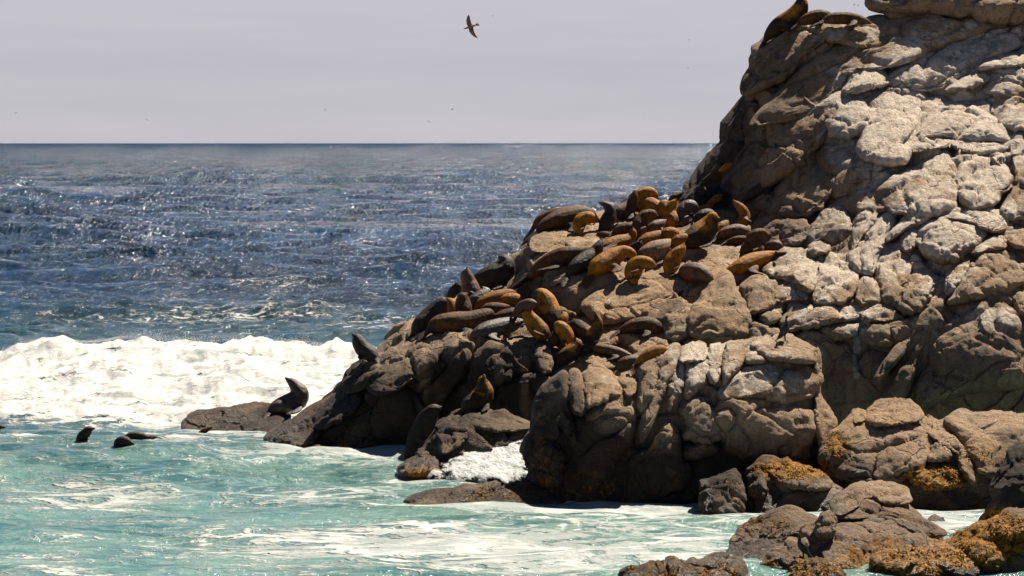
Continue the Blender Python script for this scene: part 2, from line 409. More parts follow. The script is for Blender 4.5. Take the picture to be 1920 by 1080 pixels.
def rbf_fit(C):
    X = C[:, :2] / 100.0
    n = len(X)
    K = np.linalg.norm(X[:, None] - X[None], axis=-1)
    A = np.zeros((n + 3, n + 3)); A[:n, :n] = K + np.eye(n) * -0.15
    A[:n, n] = 1; A[:n, n + 1:] = X; A[n, :n] = 1; A[n + 1:, :n] = X.T
    w = np.linalg.solve(A, np.concatenate([C[:, 2], [0, 0, 0]]))
    def ev(px, py):
        px = np.asarray(px, float); sh = px.shape
        q = np.stack([px.ravel(), np.asarray(py, float).ravel()], 1) / 100.0
        out = np.empty(len(q))
        for a in range(0, len(q), 20000):
            b = q[a:a + 20000]
            # slightly softened kernel keeps the survey points from making cones
            k = np.sqrt(((b[:, None] - X[None]) ** 2).sum(-1) + 0.02)
            out[a:a + 20000] = k @ w[:n] + w[n] + b @ w[n + 1:]
        return out.reshape(sh)
    return ev
base_depth = rbf_fit(CTRL)

# patches of stone colour, and of shade painted dark, on the headland and rocks: column, row, radii, (bird lime, dark, weed, warm)
PAINT = [
 (1650,1000,330,100,0,.42,0,0.2),(1330,915,60,40,0,.3,0,0),
 (1705,225,150,85,1.1,0,0,0.2),(1780,250,120,50,0.9,0,0,0),(1870,120,80,40,0.75,0,0,0),(1720,340,260,90,0.44,0,0,.35),(1640,150,60,40,.55,0,0,.5),
 (1620,480,150,80,0.28,0,0,.45),(1490,510,90,60,0.36,0,0,.4),(1800,460,160,100,0.34,0,0,.3),(1560,590,120,30,0.22,0,0,.2),(1750,590,70,60,.2,0,0,.2),
 (1607,675,8,42,1.5,0,0,0),(1603,610,22,22,.8,0,0,0),(1500,60,110,26,.3,0,0,.8),(1790,80,180,80,.32,0,0,.35),(1490,200,120,110,.10,0.30,0,.30),(1530,310,90,60,-.15,.25,0,.2),(1440,120,60,70,-.1,.3,0,.2),  # the dark values here also paint shade onto the upper left faces
 (1320,300,70,130,0,1.0,0,0),(1300,370,60,40,0,1.0,0,0),(1420,380,70,40,0,.45,0,0),(1500,430,90,40,0,.4,0,0.1),(1380,260,40,90,0,.6,0,0),  # left cliff band: dark rock with its shade painted in too
 (850,770,240,95,0,.95,0,0),(620,800,170,70,0,1.0,0,0),(640,700,60,60,0,.8,0,0),(1000,560,60,70,0,.7,0,0),(960,700,130,50,0,.7,0,0),  # wet dark rock, plus painted shade on the steep faces
 (1230,560,140,50,.18,0,0,.9),(1340,480,80,40,.15,0,0,1.0),(1100,450,110,40,.25,0,0,.7),(1130,620,90,60,.1,0,0,.7),(870,610,110,28,0.05,0,0,.7),
 (1400,670,160,45,0.32,0,0,.25),(1300,700,60,50,.3,0,0,0),(1440,740,120,50,.3,0,0,.4),(1130,720,60,40,.1,0,0,.8),
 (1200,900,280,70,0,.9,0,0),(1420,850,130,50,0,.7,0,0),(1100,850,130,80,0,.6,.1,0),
 (1025,865,34,45,0,.4,.2,0),(1100,905,60,40,0,.5,.12,0),(1490,880,80,26,0,0,1.0,0),(1760,893,62,26,0,0,1.15,0),(1570,830,26,26,0,0,.7,0),(1850,850,60,40,0,0,.3,.6),
 (1850,1010,90,60,0,.2,1.3,0),(1700,1050,120,36,0,0.1,1.2,0),(1450,1060,120,30,0,.4,.5,0),(1250,1070,120,24,0,.8,.45,0),(1440,990,60,30,0,.2,.3,0.2),
 (1525,1060,34,14,1.3,0,0,0),(1640,960,90,40,.12,0,0,.35),(1680,800,90,50,.1,0,0,.35),(1850,660,120,80,0,.45,0,0),(1870,600,60,25,.45,0,0,0),
 (1900,900,60,70,0,.9,0,0),(560,840,140,18,0,0,.45,0),(800,885,60,12,0,0,.9,0),(900,800,90,40,0,0,0,.35),(940,930,120,22,0,.5,.35,0),
 (1640,780,90,40,.05,0,0,.4),(1700,105,60,40,.2,0,0,0),(1905,215,40,30,.3,0,0,.7),
 (1560,700,120,60,0,.35,0,0.2),(1690,700,60,60,0,.3,0,.2),(1330,600,60,50,.12,0.1,0,.3),
 (790,720,12,70,.35,-.6,0,0.6),(985,720,9,60,.3,-.6,0,.9),(935,690,9,50,.3,-.5,0,.7),
]
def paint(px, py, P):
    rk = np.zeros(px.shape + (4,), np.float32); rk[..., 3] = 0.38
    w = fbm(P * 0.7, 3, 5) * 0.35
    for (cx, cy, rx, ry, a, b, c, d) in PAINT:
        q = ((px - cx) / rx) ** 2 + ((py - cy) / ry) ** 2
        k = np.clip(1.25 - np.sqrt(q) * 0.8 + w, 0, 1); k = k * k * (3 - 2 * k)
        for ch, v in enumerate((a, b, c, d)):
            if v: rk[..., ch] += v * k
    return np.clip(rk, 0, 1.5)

def rock_disp(P, amp=1.0, size=1.0, seed=0, cracks=1.0, slab=0.5, grain=1.0):
    """displacement in metres: swells, big jointed blocks with crisp cracks, dipping slabs, grain"""
    sh = P.shape[:-1]; Q = P.reshape(-1, 3)
    warp = np.stack([fbm(Q * 0.45, 3, 40), fbm(Q * 0.45 + 7.7, 3, 41), fbm(Q * 0.45 + 3.1, 3, 42)], 1)
    d = 0.16 * size * fbm(Q / (2.2 * size), 4, seed, 0.45)
    J = (Q + warp * 0.7) @ ROT.T * np.array([0.42, 0.55, 0.80]) / size
    f1, f2, cid = voro(J, seed + 3)
    e = f2 - f1
    d = d + cracks * size * (0.22 * (cid - 0.5) + 0.10 * (sstep(0, 0.34, e) - 1) + 0.16 * (sstep(0, 0.075, e) - 1))
    # every block has its own tilt
    g = cid * 6.283 * 7; g2 = cid * 6.283 * 13
    loc = (J - np.floor(J)) - 0.5
    d = d + cracks * size * 0.16 * (np.cos(g) * loc[:, 0] + np.sin(g) * loc[:, 2] + 0.5 * np.sin(g2) * loc[:, 1]) * sstep(0, 0.3, e)
    # slabs dipping to the left
    s_ = (Q @ np.array([0.50, 0.22, 0.84]) + warp[:, 0] * 0.9 + warp[:, 2] * 0.5) / (1.7 * size)
    fr = s_ - np.floor(s_); zz = np.zeros(len(s_), np.int64); k_ = hsh(np.floor(s_).astype(np.int64), zz, zz, seed)
    d = d + slab * size * (0.08 + 0.30 * k_) * (np.where(fr < 0.90, fr / 0.90, (1 - fr) / 0.10) - 0.5)
    # thin secondary joints
    J2 = (Q + warp * 0.35) * np.array([1.05, 1.05, 0.8]) / size
    f1, f2, cid = voro(J2, seed + 9)
    d = d + cracks * size * (0.06 * (cid - 0.5) + 0.055 * (sstep(0, 0.06, f2 - f1) - 1))
    d = d + grain * (0.028 * ridged(Q * 1.9, 3, seed + 5) + 0.03 * fbm(Q * 6.0, 3, seed + 6, 0.6))
    return (amp * d).reshape(sh)

# outline of the headland against sea and sky: row -> column, top to bottom
SIL = np.array([(-70,1700),(15,1672),(30,1655),(36,1560),(40,1500),(60,1450),(80,1430),(110,1416),(150,1401),(180,1394),(205,1373),(230,1351),(262,1346),
 (285,1326),(315,1306),(345,1281),(372,1274),(384,1200),(395,1120),(405,1060),(425,1020),(450,986),(480,957),(510,941),(535,900),(550,862),(580,800),
 (595,772),(610,742),(640,716),(670,692),(690,662),(730,622),(755,582),(800,522),(830,470),(850,480),(1010,480)], float)

def build_headland():
    rows = np.arange(-70, 985, 2.5); ncol = 520
    L = np.interp(rows, SIL[:, 0], SIL[:, 1])
    u = np.linspace(0, 1, ncol) ** 1.12
    PX = L[:, None] + (2060 - L[:, None]) * u[None, :]
    PY = np.repeat(rows[:, None], ncol, 1)
    D = base_depth(PX, PY)
    # round the surface away towards its outline
    A = SIL[:-1, ::-1]; B = SIL[1:, ::-1]
    pts = np.stack([PX.ravel(), PY.ravel()], 1); e = np.full(len(pts), 1e9)
    for a, b in zip(A, B):
        ab = b - a; t = np.clip(((pts - a) @ ab) / (ab @ ab), 0, 1)
        e = np.minimum(e, np.linalg.norm(pts - (a + t[:, None] * ab), axis=1))
    e = e.reshape(PX.shape)
    D = D + 1.6 * np.clip(1 - e / 34.0, 0, 1) ** 2.2
    G = at(PX, PY, D)
    # back sheet, so the rock is a closed mass and not a mask
    nb = 26; k = np.linspace(1, 0, nb)[:, None, None]
    edge = G[:, :1, :]
    back = edge.transpose(1, 0, 2) + k * 0
    far = np.concatenate([edge[:, :, 0] + 26, edge[:, :, 1] + 9, edge[:, :, 2] * 0.2 - 1.5], 1)[None]
    mid = back + (far - back) * (k ** 1.3)
    mid[..., 1] += 4.0 * np.sin(k[..., 0] * math.pi)
    backg = mid.transpose(1, 0, 2)[:, :-1]
    N = grid_normals(G)
    edgefade = sstep(0, 22, e)
    amp = 0.55 + 0.45 * sstep(0.1, 0.9, fbm(G * 0.12, 2, 77) * 0.5 + 0.5)
    # the sea-lion shelf is worn smoother
    shelf = np.exp(-(((PX - 1150) / 190) ** 2 + ((PY - 470) / 70) ** 2)) + np.exp(-(((PX - 930) / 160) ** 2 + ((PY - 600) / 45) ** 2))
    amp = amp * (1 - 0.6 * np.clip(shelf, 0, 1))
    dsp = rock_disp(G, 1.25, 1.5, 1, 1.0, 1.0)
    G2 = G + N * (dsp * amp * (0.25 + 0.75 * edgefade))[..., None]
    ALL = np.concatenate([backg, G2], 1)
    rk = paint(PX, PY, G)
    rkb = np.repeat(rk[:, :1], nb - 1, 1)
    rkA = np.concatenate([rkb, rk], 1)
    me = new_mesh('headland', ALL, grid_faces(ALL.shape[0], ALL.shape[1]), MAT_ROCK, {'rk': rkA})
    o = link('headland', me, tuple(at(1200, 640, 95)))
    tag(o, kind='structure')
    return o

# ---------------------------------------------------------------- rounded stones from a surveyed outline
def chaikin(p, k=2):
    for _ in range(k):
        q = np.roll(p, -1, 0)
        p = np.stack([0.75 * p + 0.25 * q, 0.25 * p + 0.75 * q], 1).reshape(-1, 2)
    return p

def disc_grid(n):
    a = np.linspace(-1, 1, n); U, V = np.meshgrid(a, a)
    r = np.maximum(np.abs(U), np.abs(V)); th = np.arctan2(V, U)
    # concentric square-to-disc map
    phi = np.where(np.abs(U) > np.abs(V), np.where(U > 0, (math.pi / 4) * V / np.where(U == 0, 1, U), math.pi + (math.pi / 4) * V / np.where(U == 0, 1, U)),
                   np.where(V > 0, math.pi / 2 - (math.pi / 4) * U / np.where(V == 0, 1, V), 1.5 * math.pi - (math.pi / 4) * U / np.where(V == 0, 1, V)))
    phi = np.where(r == 0, 0, phi)
    return r, phi % (2 * math.pi)

def radial_outline(poly):
    p = chaikin(np.asarray(poly, float), 1)
    # area centroid
    q = np.roll(p, -1, 0); cr = p[:, 0] * q[:, 1] - q[:, 0] * p[:, 1]; A = cr.sum() / 2
    c = ((p + q) * cr[:, None]).sum(0) / (6 * A)
    dense = np.concatenate([p + (q - p) * t for t in np.linspace(0, 1, 8, endpoint=False)])
    v = dense - c; th = np.arctan2(v[:, 1], v[:, 0]) % (2 * math.pi); rr = np.hypot(v[:, 0], v[:, 1])
    nb = 180; R = np.zeros(nb); bins = (th / (2 * math.pi) * nb).astype(int) % nb
    np.maximum.at(R, bins, rr)
    idx = np.nonzero(R)[0]
    R = np.interp(np.arange(nb), np.concatenate([idx - nb, idx, idx + nb]), np.tile(R[idx], 3))
    ja = np.arange(nb) / nb * 2 * math.pi; jr = np.random.RandomState(int(c[0] * 7 + c[1]) % 99991)
    for f_ in range(3, 22): R = R * (1 + 0.030 * (4.0 / (f_ + 2)) * jr.normal() * np.sin(f_ * ja + jr.rand() * 6.28))
    k = np.array([.1, .2, .4, .2, .1]); R = np.convolve(np.concatenate([R[-2:], R, R[:2]]), k, 'valid')
    return c, R, abs(A)

def outline_points(poly, n):
    c, R, A = radial_outline(poly)
    r, th = disc_grid(n)
    rm = np.sin(r * math.pi / 2) ** 0.92             # more rows near the rim, where the stone turns away
    x = th / (2 * math.pi) * len(R); i = np.floor(x).astype(int); f = x - i
    rad = R[i % len(R)] * (1 - f) + R[(i + 1) % len(R)] * f
    return c[0] + rm * rad * np.cos(th), c[1] + rm * rad * np.sin(th), rm, c, A

STONE_N = [0]
def stone(parent, depth, poly, T=None, p=3.0, tilt=0.25, sink=None, amp=1.0, crack=0.8, name='boulder', add=(0, 0, 0, 0), mat=None):
    """a stone bulging out of the surface depth(px, py); its rim is sunk into that surface"""
    poly = np.asarray(poly, float); poly = poly.mean(0) + (poly - poly.mean(0)) * 1.16
    ext = max(np.ptp(poly[:, 0]), np.ptp(poly[:, 1]))
    n = int(np.clip(ext / 2.4, 24, 100))
    px, py, r, c, A = outline_points(poly, n)
    dm = float(depth(np.array([c[0]]), np.array([c[1]]))[0]); mpp = dm / FPX
    Rm = math.sqrt(A / math.pi) * mpp
    if T is None: T = 0.42 * Rm
    if sink is None: sink = 0.15 * Rm + 0.10
    # local plane of the surface behind the stone
    sx = c[0] + (px - c[0]) * 0.85; sy = c[1] + (py - c[1]) * 0.85
    M = np.stack([np.ones(sx.size), (sx.ravel() - c[0]), (sy.ravel() - c[1])], 1)[::7]
    w, *_ = np.linalg.lstsq(M, depth(sx, sy).ravel()[::7], rcond=None)
    D0 = w[0] + w[1] * (px - c[0]) + w[2] * (py - c[1])
    D0 = D0 + tilt * (c[1] - py) * mpp
    prof = np.clip(1 - r ** p, 0, 1) ** (1 / 2.1)
    rng = np.random.RandomState(STONE_N[0] * 3 + 11)
    uu = (px - c[0]) / (ext * 0.5); vv = (py - c[1]) / (ext * 0.5)
    for k in range(6):
        th = rng.rand() * 6.283; b = 0.10 + 0.40 * rng.rand(); a = 0.98 + 0.14 * rng.rand()
        hk = a - b * np.clip(uu * math.cos(th) + vv * math.sin(th), -0.2, 9)
        prof = np.minimum(prof, hk) if k else np.minimum(prof, hk + 0.1)
    prof = np.maximum(prof, 0)
    D = D0 + sink - (T + sink) * prof
    G = at(px, py, D)
    N = grid_normals(G)
    if N[n // 2, n // 2, 1] > 0: N = -N
    STONE_N[0] += 1
    s = float(np.clip(Rm * 0.95, 0.35, 1.5))
    dsp = rock_disp(G, amp, s, STONE_N[0] * 7 + 100, crack * 0.6, 0.25)
    fade = 1 - 0.8 * sstep(0.8, 1.0, r)
    G2 = G + N * (dsp * fade)[..., None]
    tint = np.array([0.22 * (rng.rand() - .5), 0.25 * max(0, rng.rand() - .6), 0, 0.3 * (rng.rand() - .4)], np.float32)
    rk = np.clip(paint(px, py, G) * (1 + 0.3 * (rng.rand() - .5)) + tint + np.array(add, np.float32), 0, 1.5)
    me = new_mesh(name, G2, grid_faces(n, n), mat or MAT_ROCK, {'rk': rk, 'rim': np.stack([r, r, r, r], -1)} if mat else {'rk': rk})
    return link(name, me, tuple(at(c[0], c[1], dm)), parent)

class Rock:
    """free-standing rock: front and back sheet around a surveyed outline, standing in the sea"""
    def __init__(s, name, poly, yw, lean=1.5, T=1.2, back=3.0, ext=70, p=2.4, dw=None, label=None, amp=1.0, crack=0.6, add=(0, 0, 0, 0), group=None):
        poly = np.asarray(poly, float).copy()
        low = poly[:, 1] > yw - 9
        poly[low, 1] += ext
        s.yw, s.lean, s.T, s.p = yw, lean, T, p
        s.dw = sea_d(yw) if dw is None else dw
        s.ytop = poly[:, 1].min()
        s.c, s.R, A = radial_outline(poly)
        extp = max(np.ptp(poly[:, 0]), np.ptp(poly[:, 1]))
        n = int(np.clip(extp / 2.7, 30, 170))
        px, py, r, c, A = outline_points(poly, n)
        front = s.depth(px, py, r)
        plane = s.plane(py)
        prof = np.clip(1 - r ** p, 0, 1) ** (1 / 2.1)
        C = at(c[0], c[1], s.dw + T + lean * 0.5)
        rk = np.clip(paint(px, py, at(px, py, front)) + np.array(add, np.float32), 0, 1.5)
        sheets = []
        sz = float(np.clip(math.sqrt(A / math.pi) * s.dw / FPX * 0.7, 0.35, 1.25))
        sd = STONE_N[0] * 7 + 300; STONE_N[0] += 1
        for D in (front, plane + T + back * prof):
            G = at(px, py, D); v = G - C; v /= np.maximum(np.linalg.norm(v, axis=-1, keepdims=True), 1e-6)
            sheets.append(G + v * rock_disp(G, amp, sz, sd, crack, 0.4)[..., None])
        V = np.concatenate([x.reshape(-1, 3) for x in sheets])
        F = np.concatenate([grid_faces(n, n), grid_faces(n, n, True) + n * n])
        me = new_mesh(name, V, F, MAT_ROCK, {'rk': np.concatenate([rk.reshape(-1, 4)] * 2)})
        base = at(c[0], yw, s.dw); base[2] = 0
        s.o = link(name, me, tuple(base))
        tag(s.o, label, 'rock', group)
    def plane(s, py):
        return s.dw + s.lean * np.clip((s.yw - py) / max(s.yw - s.ytop, 1), -0.3, 1.2)
    def depth(s, px, py, r=None):
        if r is None:
            v = np.stack([px - s.c[0], py - s.c[1]], -1)
            x = (np.arctan2(v[..., 1], v[..., 0]) % (2 * math.pi)) / (2 * math.pi) * len(s.R)
            i = np.floor(x).astype(int); f = x - i
            r = np.clip(np.hypot(v[..., 0], v[..., 1]) / (s.R[i % len(s.R)] * (1 - f) + s.R[(i + 1) % len(s.R)] * f), 0, 1)
        return s.plane(py) + s.T * (1 - np.clip(1 - r ** s.p, 0, 1) ** (1 / 2.1))

HEAD = build_headland()
# stones and jointed blocks of the headland: outline, bulge (m), tilt
H_BLOCKS = [
 # upper cliff
 ([(1427,80),(1445,67),(1467,48),(1497,39),(1527,39),(1547,70),(1534,85),(1504,107),(1482,137),(1460,148),(1427,167),(1401,178),(1394,170),(1397,148),(1408,115),(1419,93)],0.9,.3),
 ([(1534,41),(1556,37),(1619,41),(1630,31),(1667,33),(1669,70),(1645,83),(1608,91),(1578,80),(1549,74)],0.7,.25),
 ([(1467,178),(1497,137),(1549,100),(1601,83),(1667,74),(1719,78),(1708,111),(1664,133),(1630,122),(1593,133),(1590,163),(1541,193),(1534,207),(1467,219),(1438,222),(1416,237),(1438,200)],0.55,.1),
 ([(1640,-60),(2000,-60),(2000,30),(1920,38),(1890,46),(1838,41),(1790,30),(1734,24),(1686,17),(1660,15),(1649,7)],1.9,-.2),
 ([(1656,22),(1671,17),(1727,24),(1686,35),(1664,31)],0.4,.2),
 ([(1669,37),(1734,26),(1797,33),(1853,48),(1838,63),(1808,70),(1786,80),(1749,94),(1723,98),(1716,74),(1671,67)],0.65,.1),
 ([(1697,107),(1723,102),(1786,81),(1816,74),(1912,56),(1904,96),(1867,100),(1830,122),(1779,159),(1734,167),(1697,167),(1666,141),(1701,122)],0.6,.2),
 ([(1829,122),(1867,104),(1930,96),(1930,124),(1867,128),(1830,131)],0.9,.6),
 ([(1777,163),(1830,131),(1856,137),(1856,152),(1808,170),(1779,172)],0.8,.6),
 ([(1856,130),(1930,128),(1930,185),(1890,189),(1838,170),(1860,148)],0.6,-.2),
 ([(1871,222),(1882,196),(1912,191),(1940,192),(1940,246),(1890,243),(1875,233)],0.8,.2),
 ([(1590,156),(1593,133),(1616,119),(1641,122),(1660,141),(1666,159),(1630,167),(1604,174),(1582,167)],0.8,.4),
 ([(1430,226),(1460,219),(1527,209),(1549,219),(1556,230),(1541,259),(1527,285),(1482,322),(1438,344),(1401,356),(1367,352),(1358,341),(1379,307),(1401,274),(1416,252)],1.1,.3),
 ([(1534,207),(1549,181),(1579,167),(1607,176),(1625,200),(1632,228),(1608,252),(1567,258),(1550,235)],0.9,.35),
 ([(1607,176),(1630,165),(1667,163),(1719,174),(1725,200),(1715,235),(1700,290),(1653,307),(1608,278),(1620,240)],0.9,.35),
 ([(1719,174),(1738,165),(1775,178),(1816,193),(1853,215),(1886,244),(1890,262),(1840,262),(1770,255),(1715,250),(1712,205)],0.8,.5),
 ([(1700,255),(1770,252),(1850,262),(1888,268),(1882,282),(1838,291),(1804,287),(1779,272),(1734,283),(1705,290)],0.7,.4),
 ([(1534,289),(1567,263),(1608,256),(1649,281),(1653,311),(1630,341),(1593,356),(1556,359),(1549,319)],0.5,.1),
 ([(1425,381),(1467,341),(1519,311),(1553,307),(1556,333),(1556,363),(1527,400),(1467,407),(1430,393)],0.8,-.1),
 ([(1649,333),(1704,322),(1738,296),(1779,278),(1790,311),(1793,370),(1771,400),(1704,404),(1660,378)],0.7,.3),
 ([(1793,315),(1838,293),(1897,289),(1903,319),(1897,352),(1867,374),(1838,393),(1797,370)],0.7,.3),
 ([(1890,262),(1930,255),(1940,400),(1860,405),(1897,356),(1903,319)],0.5,.1),
 ([(1601,356),(1623,348),(1656,359),(1664,393),(1630,400),(1604,393)],0.5,.3),
 ([(1601,319),(1618,312),(1634,325),(1628,340),(1606,338)],0.35,.3),
 # middle
 ([(1404,419),(1467,412),(1519,415),(1504,456),(1467,460),(1420,450)],0.45,-.2),
 ([(1516,434),(1549,390),(1575,386),(1593,415),(1590,438),(1549,447),(1519,456)],0.6,.1),
 ([(1593,478),(1601,415),(1630,371),(1660,367),(1653,400),(1623,438),(1600,470)],0.6,.3),
 ([(1623,441),(1653,400),(1679,393),(1686,400),(1664,452),(1641,490),(1634,512),(1593,500),(1593,470)],0.65,.2),
 ([(1697,408),(1719,375),(1738,373),(1767,393),(1749,408),(1727,423),(1701,427),(1668,455),(1662,440)],0.7,.4),
 ([(1749,408),(1779,386),(1823,382),(1867,393),(1890,412),(1875,434),(1845,434),(1812,415)],0.8,.5),
 ([(1727,423),(1749,410),(1808,414),(1845,436),(1823,471),(1779,497),(1745,482),(1719,460)],1.1,0),
 ([(1686,449),(1701,423),(1725,425),(1719,460),(1704,475),(1690,464)],0.6,.2),
 ([(1427,501),(1438,475),(1467,466),(1504,467),(1527,482),(1530,519),(1516,545),(1482,527),(1445,516)],1.0,.35),
 ([(1512,464),(1534,449),(1554,456),(1556,475),(1534,477),(1525,484)],0.7,.3),
 ([(1534,475),(1556,475),(1586,490),(1604,508),(1608,538),(1579,567),(1534,567),(1519,545),(1534,519)],0.8,.3),
 ([(1608,530),(1627,519),(1649,530),(1656,567),(1627,571),(1604,567)],0.7,.1),
 ([(1641,508),(1653,478),(1679,466),(1708,486),(1701,530),(1679,571),(1656,571),(1647,534)],0.7,.1),
 ([(1697,527),(1730,504),(1764,523),(1741,560),(1719,590),(1690,582),(1679,571)],0.8,.2),
 ([(1775,508),(1808,475),(1830,482),(1816,519),(1779,556),(1771,538)],0.6,.3),
 ([(1819,501),(1838,475),(1867,467),(1912,486),(1923,508),(1897,545),(1853,553),(1797,564),(1779,560),(1808,527)],1.0,.15),
 ([(1819,471),(1860,438),(1886,445),(1890,467),(1860,469),(1830,478)],0.8,.5),
 ([(1882,438),(1920,423),(1950,440),(1950,470),(1890,462)],0.7,.4),
 ([(1290,590),(1319,553),(1356,514),(1371,523),(1397,579),(1403,597),(1397,634),(1319,634),(1293,616)],0.9,-.15),
 ([(1401,523),(1434,516),(1512,538),(1519,560),(1467,567),(1427,582),(1408,590),(1397,545)],0.75,.2),
 ([(1423,582),(1445,564),(1471,567),(1467,590),(1445,612),(1423,597)],0.5,.1),
 ([(1479,579),(1497,564),(1519,575),(1579,569),(1604,582),(1608,597),(1579,604),(1534,612),(1504,619),(1467,612)],0.75,.2),
 ([(1608,579),(1660,575),(1677,590),(1671,604),(1616,604)],0.7,.3),
 ([(1534,616),(1579,606),(1612,606),(1604,634),(1556,638)],0.55,0),
 ([(1616,608),(1664,604),(1671,627),(1671,653),(1630,645),(1612,634)],0.65,0),
 ([(1667,604),(1693,603),(1690,619),(1675,641)],0.5,.2),
 ([(1719,590),(1741,560),(1756,567),(1756,601),(1719,627),(1679,679),(1645,716),(1638,704),(1679,649)],0.5,.3),
 ([(1760,567),(1775,560),(1771,601),(1738,649),(1716,704),(1693,753),(1653,741),(1682,686),(1719,630)],0.5,.2),
 ([(1741,675),(1767,616),(1808,601),(1838,575),(1867,571),(1920,597),(1940,664),(1940,716),(1853,727),(1797,734),(1760,749),(1723,741)],1.4,.15),
 ([(1897,560),(1915,545),(1945,560),(1945,610),(1910,592)],0.7,.3),
 ([(1480,640),(1530,622),(1560,645),(1595,650),(1598,720),(1560,745),(1490,720)],0.35,-.2),
 ([(1616,660),(1660,660),(1668,690),(1640,712),(1618,720)],0.3,-.1),
 ([(1405,600),(1440,612),(1470,618),(1475,650),(1430,655),(1403,640)],0.35,-.1),
 # lower left mass
 ([(590,775),(630,737),(665,728),(682,748),(650,785),(600,805),(575,800)],0.7,.3),
 ([(640,722),(655,690),(690,666),(722,666),(728,692),(690,722),(655,738)],0.6,.3),
 ([(905,670),(930,655),(958,665),(962,705),(930,722),(905,702)],0.45,.2),
 ([(1000,660),(1012,641),(1032,650),(1037,690),(1012,702)],0.4,.2),
 ([(690,700),(740,650),(800,625),(850,640),(800,690),(740,730),(700,740)],0.5,.3),
 ([(500,815),(545,785),(590,790),(600,820),(560,840),(505,838)],0.6,.3),
 ([(1000,452),(1030,426),(1078,418),(1112,430),(1142,446),(1122,466),(1080,471),(1040,471),(1005,472)],0.35,.3),
 ([(1112,548),(1180,517),(1250,520),(1290,531),(1240,570),(1180,600),(1120,600),(1100,570)],0.4,.2),
 ([(1310,476),(1330,449),(1400,460),(1412,481),(1370,501),(1320,506)],0.35,.3),
 ([(1095,642),(1130,615),(1160,600),(1172,625),(1150,651),(1105,651)],0.4,.3),
 ([(1095,682),(1110,662),(1150,675),(1157,691),(1125,697)],0.45,.3),
 ([(1240,600),(1270,575),(1300,570),(1295,625),(1255,640)],0.4,.1),
 ([(1175,640),(1215,632),(1260,640),(1250,668),(1195,672)],0.35,.1),
]
for poly, T, tl in H_BLOCKS:
    stone(HEAD, base_depth, poly, T * 0.85, tilt=tl)

# ---------------------------------------------------------------- free-standing rocks
OUT = Rock('rock_outcrop', [(974,903),(981,867),(995,811),(999,769),(1016,723),(1066,702),(1097,688),(1115,683),(1143,699),(1168,702),(1192,695),(1203,674),(1227,663),(1252,658),(1277,649),(1298,640),(1322,642),(1354,644),(1382,637),(1414,642),(1453,633),(1481,633),(1519,649),(1530,663),(1541,653),(1541,706),(1537,741),(1558,769),(1569,790),(1565,811),(1543,846),(1545,950),(1270,952),(1066,948),(974,942)],
  944, lean=1.9, T=1.7, back=3.0, ext=70, p=3.2, label='large fissured brown outcrop with a cormorant standing on its top', crack=.8)
for poly, T, tl in [
 ([(1066,706),(1080,693),(1092,706),(1097,741),(1095,772),(1073,776),(1069,741)],.45,.3),
 ([(1094,702),(1111,683),(1125,684),(1154,709),(1168,734),(1136,748),(1101,765),(1097,737)],.55,.35),
 ([(1157,706),(1192,695),(1196,716),(1189,741),(1171,741)],.4,.3),
 ([(1101,769),(1168,737),(1175,762),(1157,776),(1129,776),(1111,790),(1097,786)],.5,.3),
 ([(995,811),(1016,723),(1066,709),(1069,776),(1076,825),(1066,825),(1051,786),(1048,825),(1006,825)],.4,-.1),
 ([(999,853),(1009,825),(1048,825),(1055,867),(1051,903),(1023,910),(992,899)],.6,.3),
 ([(1076,797),(1125,779),(1143,769),(1189,769),(1185,825),(1157,860),(1129,938),(1094,931),(1076,867)],.5,-.2),
 ([(1196,734),(1203,677),(1227,663),(1238,684),(1231,727),(1217,758),(1199,769)],.45,.2),
 ([(1234,691),(1252,660),(1277,653),(1270,684),(1256,713),(1241,748),(1220,797),(1206,825),(1203,783)],.4,.2),
 ([(1273,677),(1284,649),(1305,640),(1322,646),(1326,674),(1298,677)],.5,.4),
 ([(1263,702),(1277,688),(1284,699),(1280,734),(1266,755),(1252,769),(1250,740)],.35,.2),
 ([(1284,699),(1298,679),(1326,677),(1326,720),(1312,730),(1284,748)],.4,.2),
 ([(1326,653),(1358,646),(1354,699),(1340,720),(1329,716)],.35,.3),
 ([(1358,649),(1382,642),(1400,660),(1389,688),(1368,709),(1354,716)],.45,.3),
 ([(1396,670),(1410,655),(1439,670),(1432,679),(1400,683)],.4,.4),
 ([(1414,642),(1453,633),(1488,635),(1519,653),(1523,681),(1481,677),(1446,674),(1414,653)],.6,.5),
 ([(1351,748),(1372,709),(1410,688),(1446,677),(1481,679),(1523,691),(1526,741),(1488,751),(1453,755),(1417,741),(1375,748)],.6,.35),
 ([(1526,663),(1537,649),(1541,691),(1537,734),(1528,730)],.4,.1),
 ([(1530,734),(1541,748),(1558,772),(1569,790),(1558,818),(1537,839),(1526,797)],.6,.2),
 ([(1344,776),(1358,751),(1410,744),(1460,755),(1509,769),(1523,790),(1516,829),(1481,853),(1417,860),(1368,846),(1354,811)],.85,0),
 ([(1273,765),(1287,751),(1315,730),(1329,741),(1344,783),(1358,822),(1326,829),(1305,825),(1273,818),(1291,797)],.7,.3),
 ([(1277,843),(1298,829),(1344,832),(1347,846),(1312,864),(1284,860)],.6,.2),
 ([(1171,910),(1189,853),(1227,839),(1249,797),(1277,825),(1277,867),(1298,881),(1277,945),(1227,960),(1178,955)],.5,-.1)]:
    stone(OUT.o, OUT.depth, poly, T * 0.8, tilt=tl, crack=.7)

